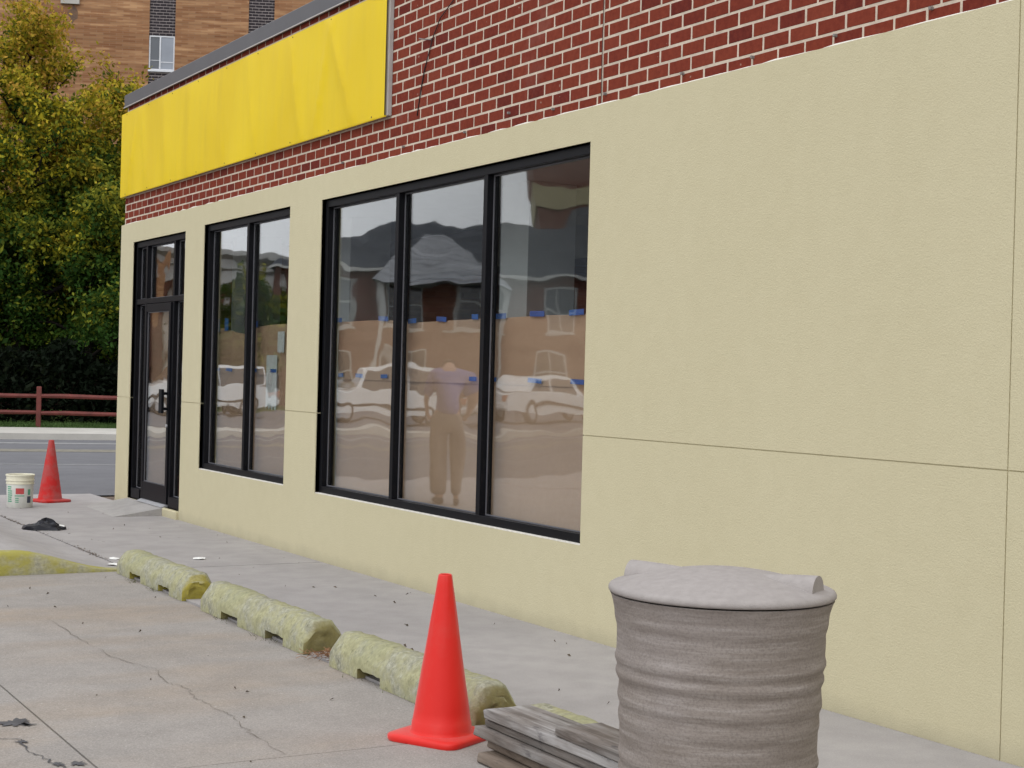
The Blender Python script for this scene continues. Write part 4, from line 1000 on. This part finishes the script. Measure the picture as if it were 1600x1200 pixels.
# taller red brick block behind it
bt = thing('brick_block','tall red brick block with cream bands reflected at the right of the large window','building',(-42.6,65,.1))
m = lambda q: q.rot(R_(28)).move((-42.6,65,.1))
obj('wall', m(MB().box(-8,8,-6,6,0,13)), M['housebrick'], bt); obj('cream_band', m(MB().box(-8.1,8.1,-6.1,6.1,9.7,10.7)), M['creamband'], bt); obj('parapet', m(MB().box(-8.15,8.15,-6.15,6.15,13.0,14.2)), M['creamband'], bt)
for x in (-6,-2,2,6):
    for z in (2,5,7.8): obj('window', m(MB().box(x-.7,x+.7,-6.04,-5.9,z,z+1.7)), M['farglass'], bt)
# round-fronted pavilion with a white cornice, seen in the two-pane window
pv = thing('pavilion','brick pavilion with a round white cornice reflected in the two-pane window','building',(-17,72,.1))
c = (-17,72,.1)
obj('wall', MB().lathe([(6.0,0),(6.0,5.3)],40,c), M['housebrick'], pv, smooth=True)
obj('cornice', MB().lathe([(6.02,5.3),(6.1,5.3),(6.1,5.9),(6.3,6.0),(6.3,6.3),(6.7,6.5),(6.75,6.75),(6.2,6.8),(0,7.1)],40,c), M['trimwhite'], pv, smooth=True, sharp=40)
for k in range(10):
    a = R_(-170+k*18); x,y = c[0]+6.05*math.cos(a), c[1]+6.05*math.sin(a)
    obj('column', MB().lathe([(.22,0),(.2,.3),(.18,5.0),(.24,5.28)],14,(x,y,.1)), M['trimwhite'], pv, smooth=True)
far_house('tan_house','pale brick house beyond the pavilion reflected in the shop door', (-8,84,.1), R_(10), 14, 9, 7.2, 9.5, M['tanbrick'], M['slate'], [(-4,4.2,1.2,1.8),(0,4.2,1.2,1.8),(4,4.2,1.2,1.8),(-4,1,1.2,1.8),(4,1,1.2,1.8)])
make_tree('street_tree','green street tree reflected in the two-pane window',(-16.2,57,.1),4.3,1.3,1.9,M['leafB'],12000,41,.14,False)

# ------------------------------------------------------------------ person reflected in the middle pane (stands just left of the view)
def skin(name, pts, edges, radii, mat, parent, sub=2, root=0):
    me = bpy.data.meshes.new(name); me.from_pydata(pts,edges,[]); o = bpy.data.objects.new(name,me); COL.objects.link(o); o.parent = parent; me.materials.append(mat)
    md = o.modifiers.new('skin','SKIN'); md.use_smooth_shade = True
    for i,r in enumerate(radii):
        d = me.skin_vertices[0].data[i]; d.radius = r if hasattr(r,'__len__') else (r,r); d.use_root = i == root
    s_ = o.modifiers.new('sub','SUBSURF'); s_.levels = sub; s_.render_levels = sub; return o
PE = thing('person','person in a purple-blue shirt and khaki trousers bending over, reflected in the middle pane','person',(-2.6,14.65,.155))
# local frame: person faces -x, hips at z .92, torso leans forward
hip = (0,0,.92); waist = (-.05,0,1.08); chest = (-.21,0,1.34); neck = (-.33,0,1.45); hd0 = (-.41,0,1.47); hd1 = (-.53,0,1.44)
P_ = [hip,waist,chest,neck,hd0,hd1]; E_ = [(0,1),(1,2),(2,3),(3,4),(4,5)]; Rr = [(.10,.13),(.10,.12),(.10,.13),.052,.075,.085]
def add(p, r, j): P_.append(p); Rr.append(r); E_.append((j,len(P_)-1)); return len(P_)-1
for s_ in (-1,1):
    k = add((.01,.09*s_,.86),.088,0); k = add((-.02,.10*s_,.48),.06,k); k = add((.03,.105*s_,.09),.04,k); k = add((-.10,.115*s_,.045),.038,k); add((-.17,.12*s_,.035),.03,k)
    k = add((-.24,.20*s_,1.38),.06,2); k = add((-.26,.27*s_,1.13),.045,k); k = add((-.42,.25*s_,.96),.032,k); h = add((-.49,.22*s_,.93),(.02,.036),k)
    for f in range(4):
        q = add((-.55,(.22+(.027-.018*f))*s_,.91-.004*f),.0095,h); add((-.585,(.22+(.027-.018*f))*s_,.88+.004*abs(f-1.5)),.0085,q)
    q = add((-.51,.18*s_,.915),.011,h); add((-.545,.165*s_,.895),.0095,q)
body = skin('body',P_,E_,Rr,M['skin'],PE)
sp_ = [(.0,0,.90),(-.03,0,1.08),chest,(-.30,0,1.43)]; se = [(0,1),(1,2),(2,3)]; sr = [(.135,.175),(.135,.175),(.135,.185),.075]
for s_ in (-1,1):
    n = len(sp_); sp_ += [(-.23,.175*s_,1.355),(-.25,.262*s_,1.17)]; se += [(2,n),(n,n+1)]; sr += [.088,.07]
skin('shirt',sp_,se,sr,M['shirt'],PE)
tp = [(.0,0,.93),(-.03,0,1.0)]; te = [(0,1)]; trr = [(.12,.155),(.118,.15)]
for s_ in (-1,1):
    n = len(tp); tp += [(.01,.095*s_,.84),(-.02,.10*s_,.48),(.03,.105*s_,.09)]; te += [(0,n),(n,n+1),(n+1,n+2)]; trr += [.118,.092,.08]
skin('trousers',tp,te,trr,M['trousers'],PE)
for s_ in (-1,1): skin('shoe',[(.055,.105*s_,.045),(-.06,.112*s_,.045),(-.18,.12*s_,.038)],[(0,1),(1,2)],[.048,.05,.042],M['shoe'],PE)
skin('hair',[(-.415,0,1.505),(-.48,0,1.50),(-.54,0,1.475)],[(0,1),(1,2)],[.072,.078,.07],M['hair'],PE)
for s_ in (-1,1): obj('ear', MB().lathe([(0,-.012),(.025,-.006),(.025,.006),(0,.012)],10).rot(math.pi/2,axis='X').move((-.46,.088*s_,1.455)), M['skin'], PE).location = (2.95-2.95,0,0)
for o in PE.children:
    if o.name.startswith('ear'):
        for v in o.data.vertices: v.co = v.co+Vector(WP[PE.name])

PE.rotation_euler = (0,0,R_(-62))
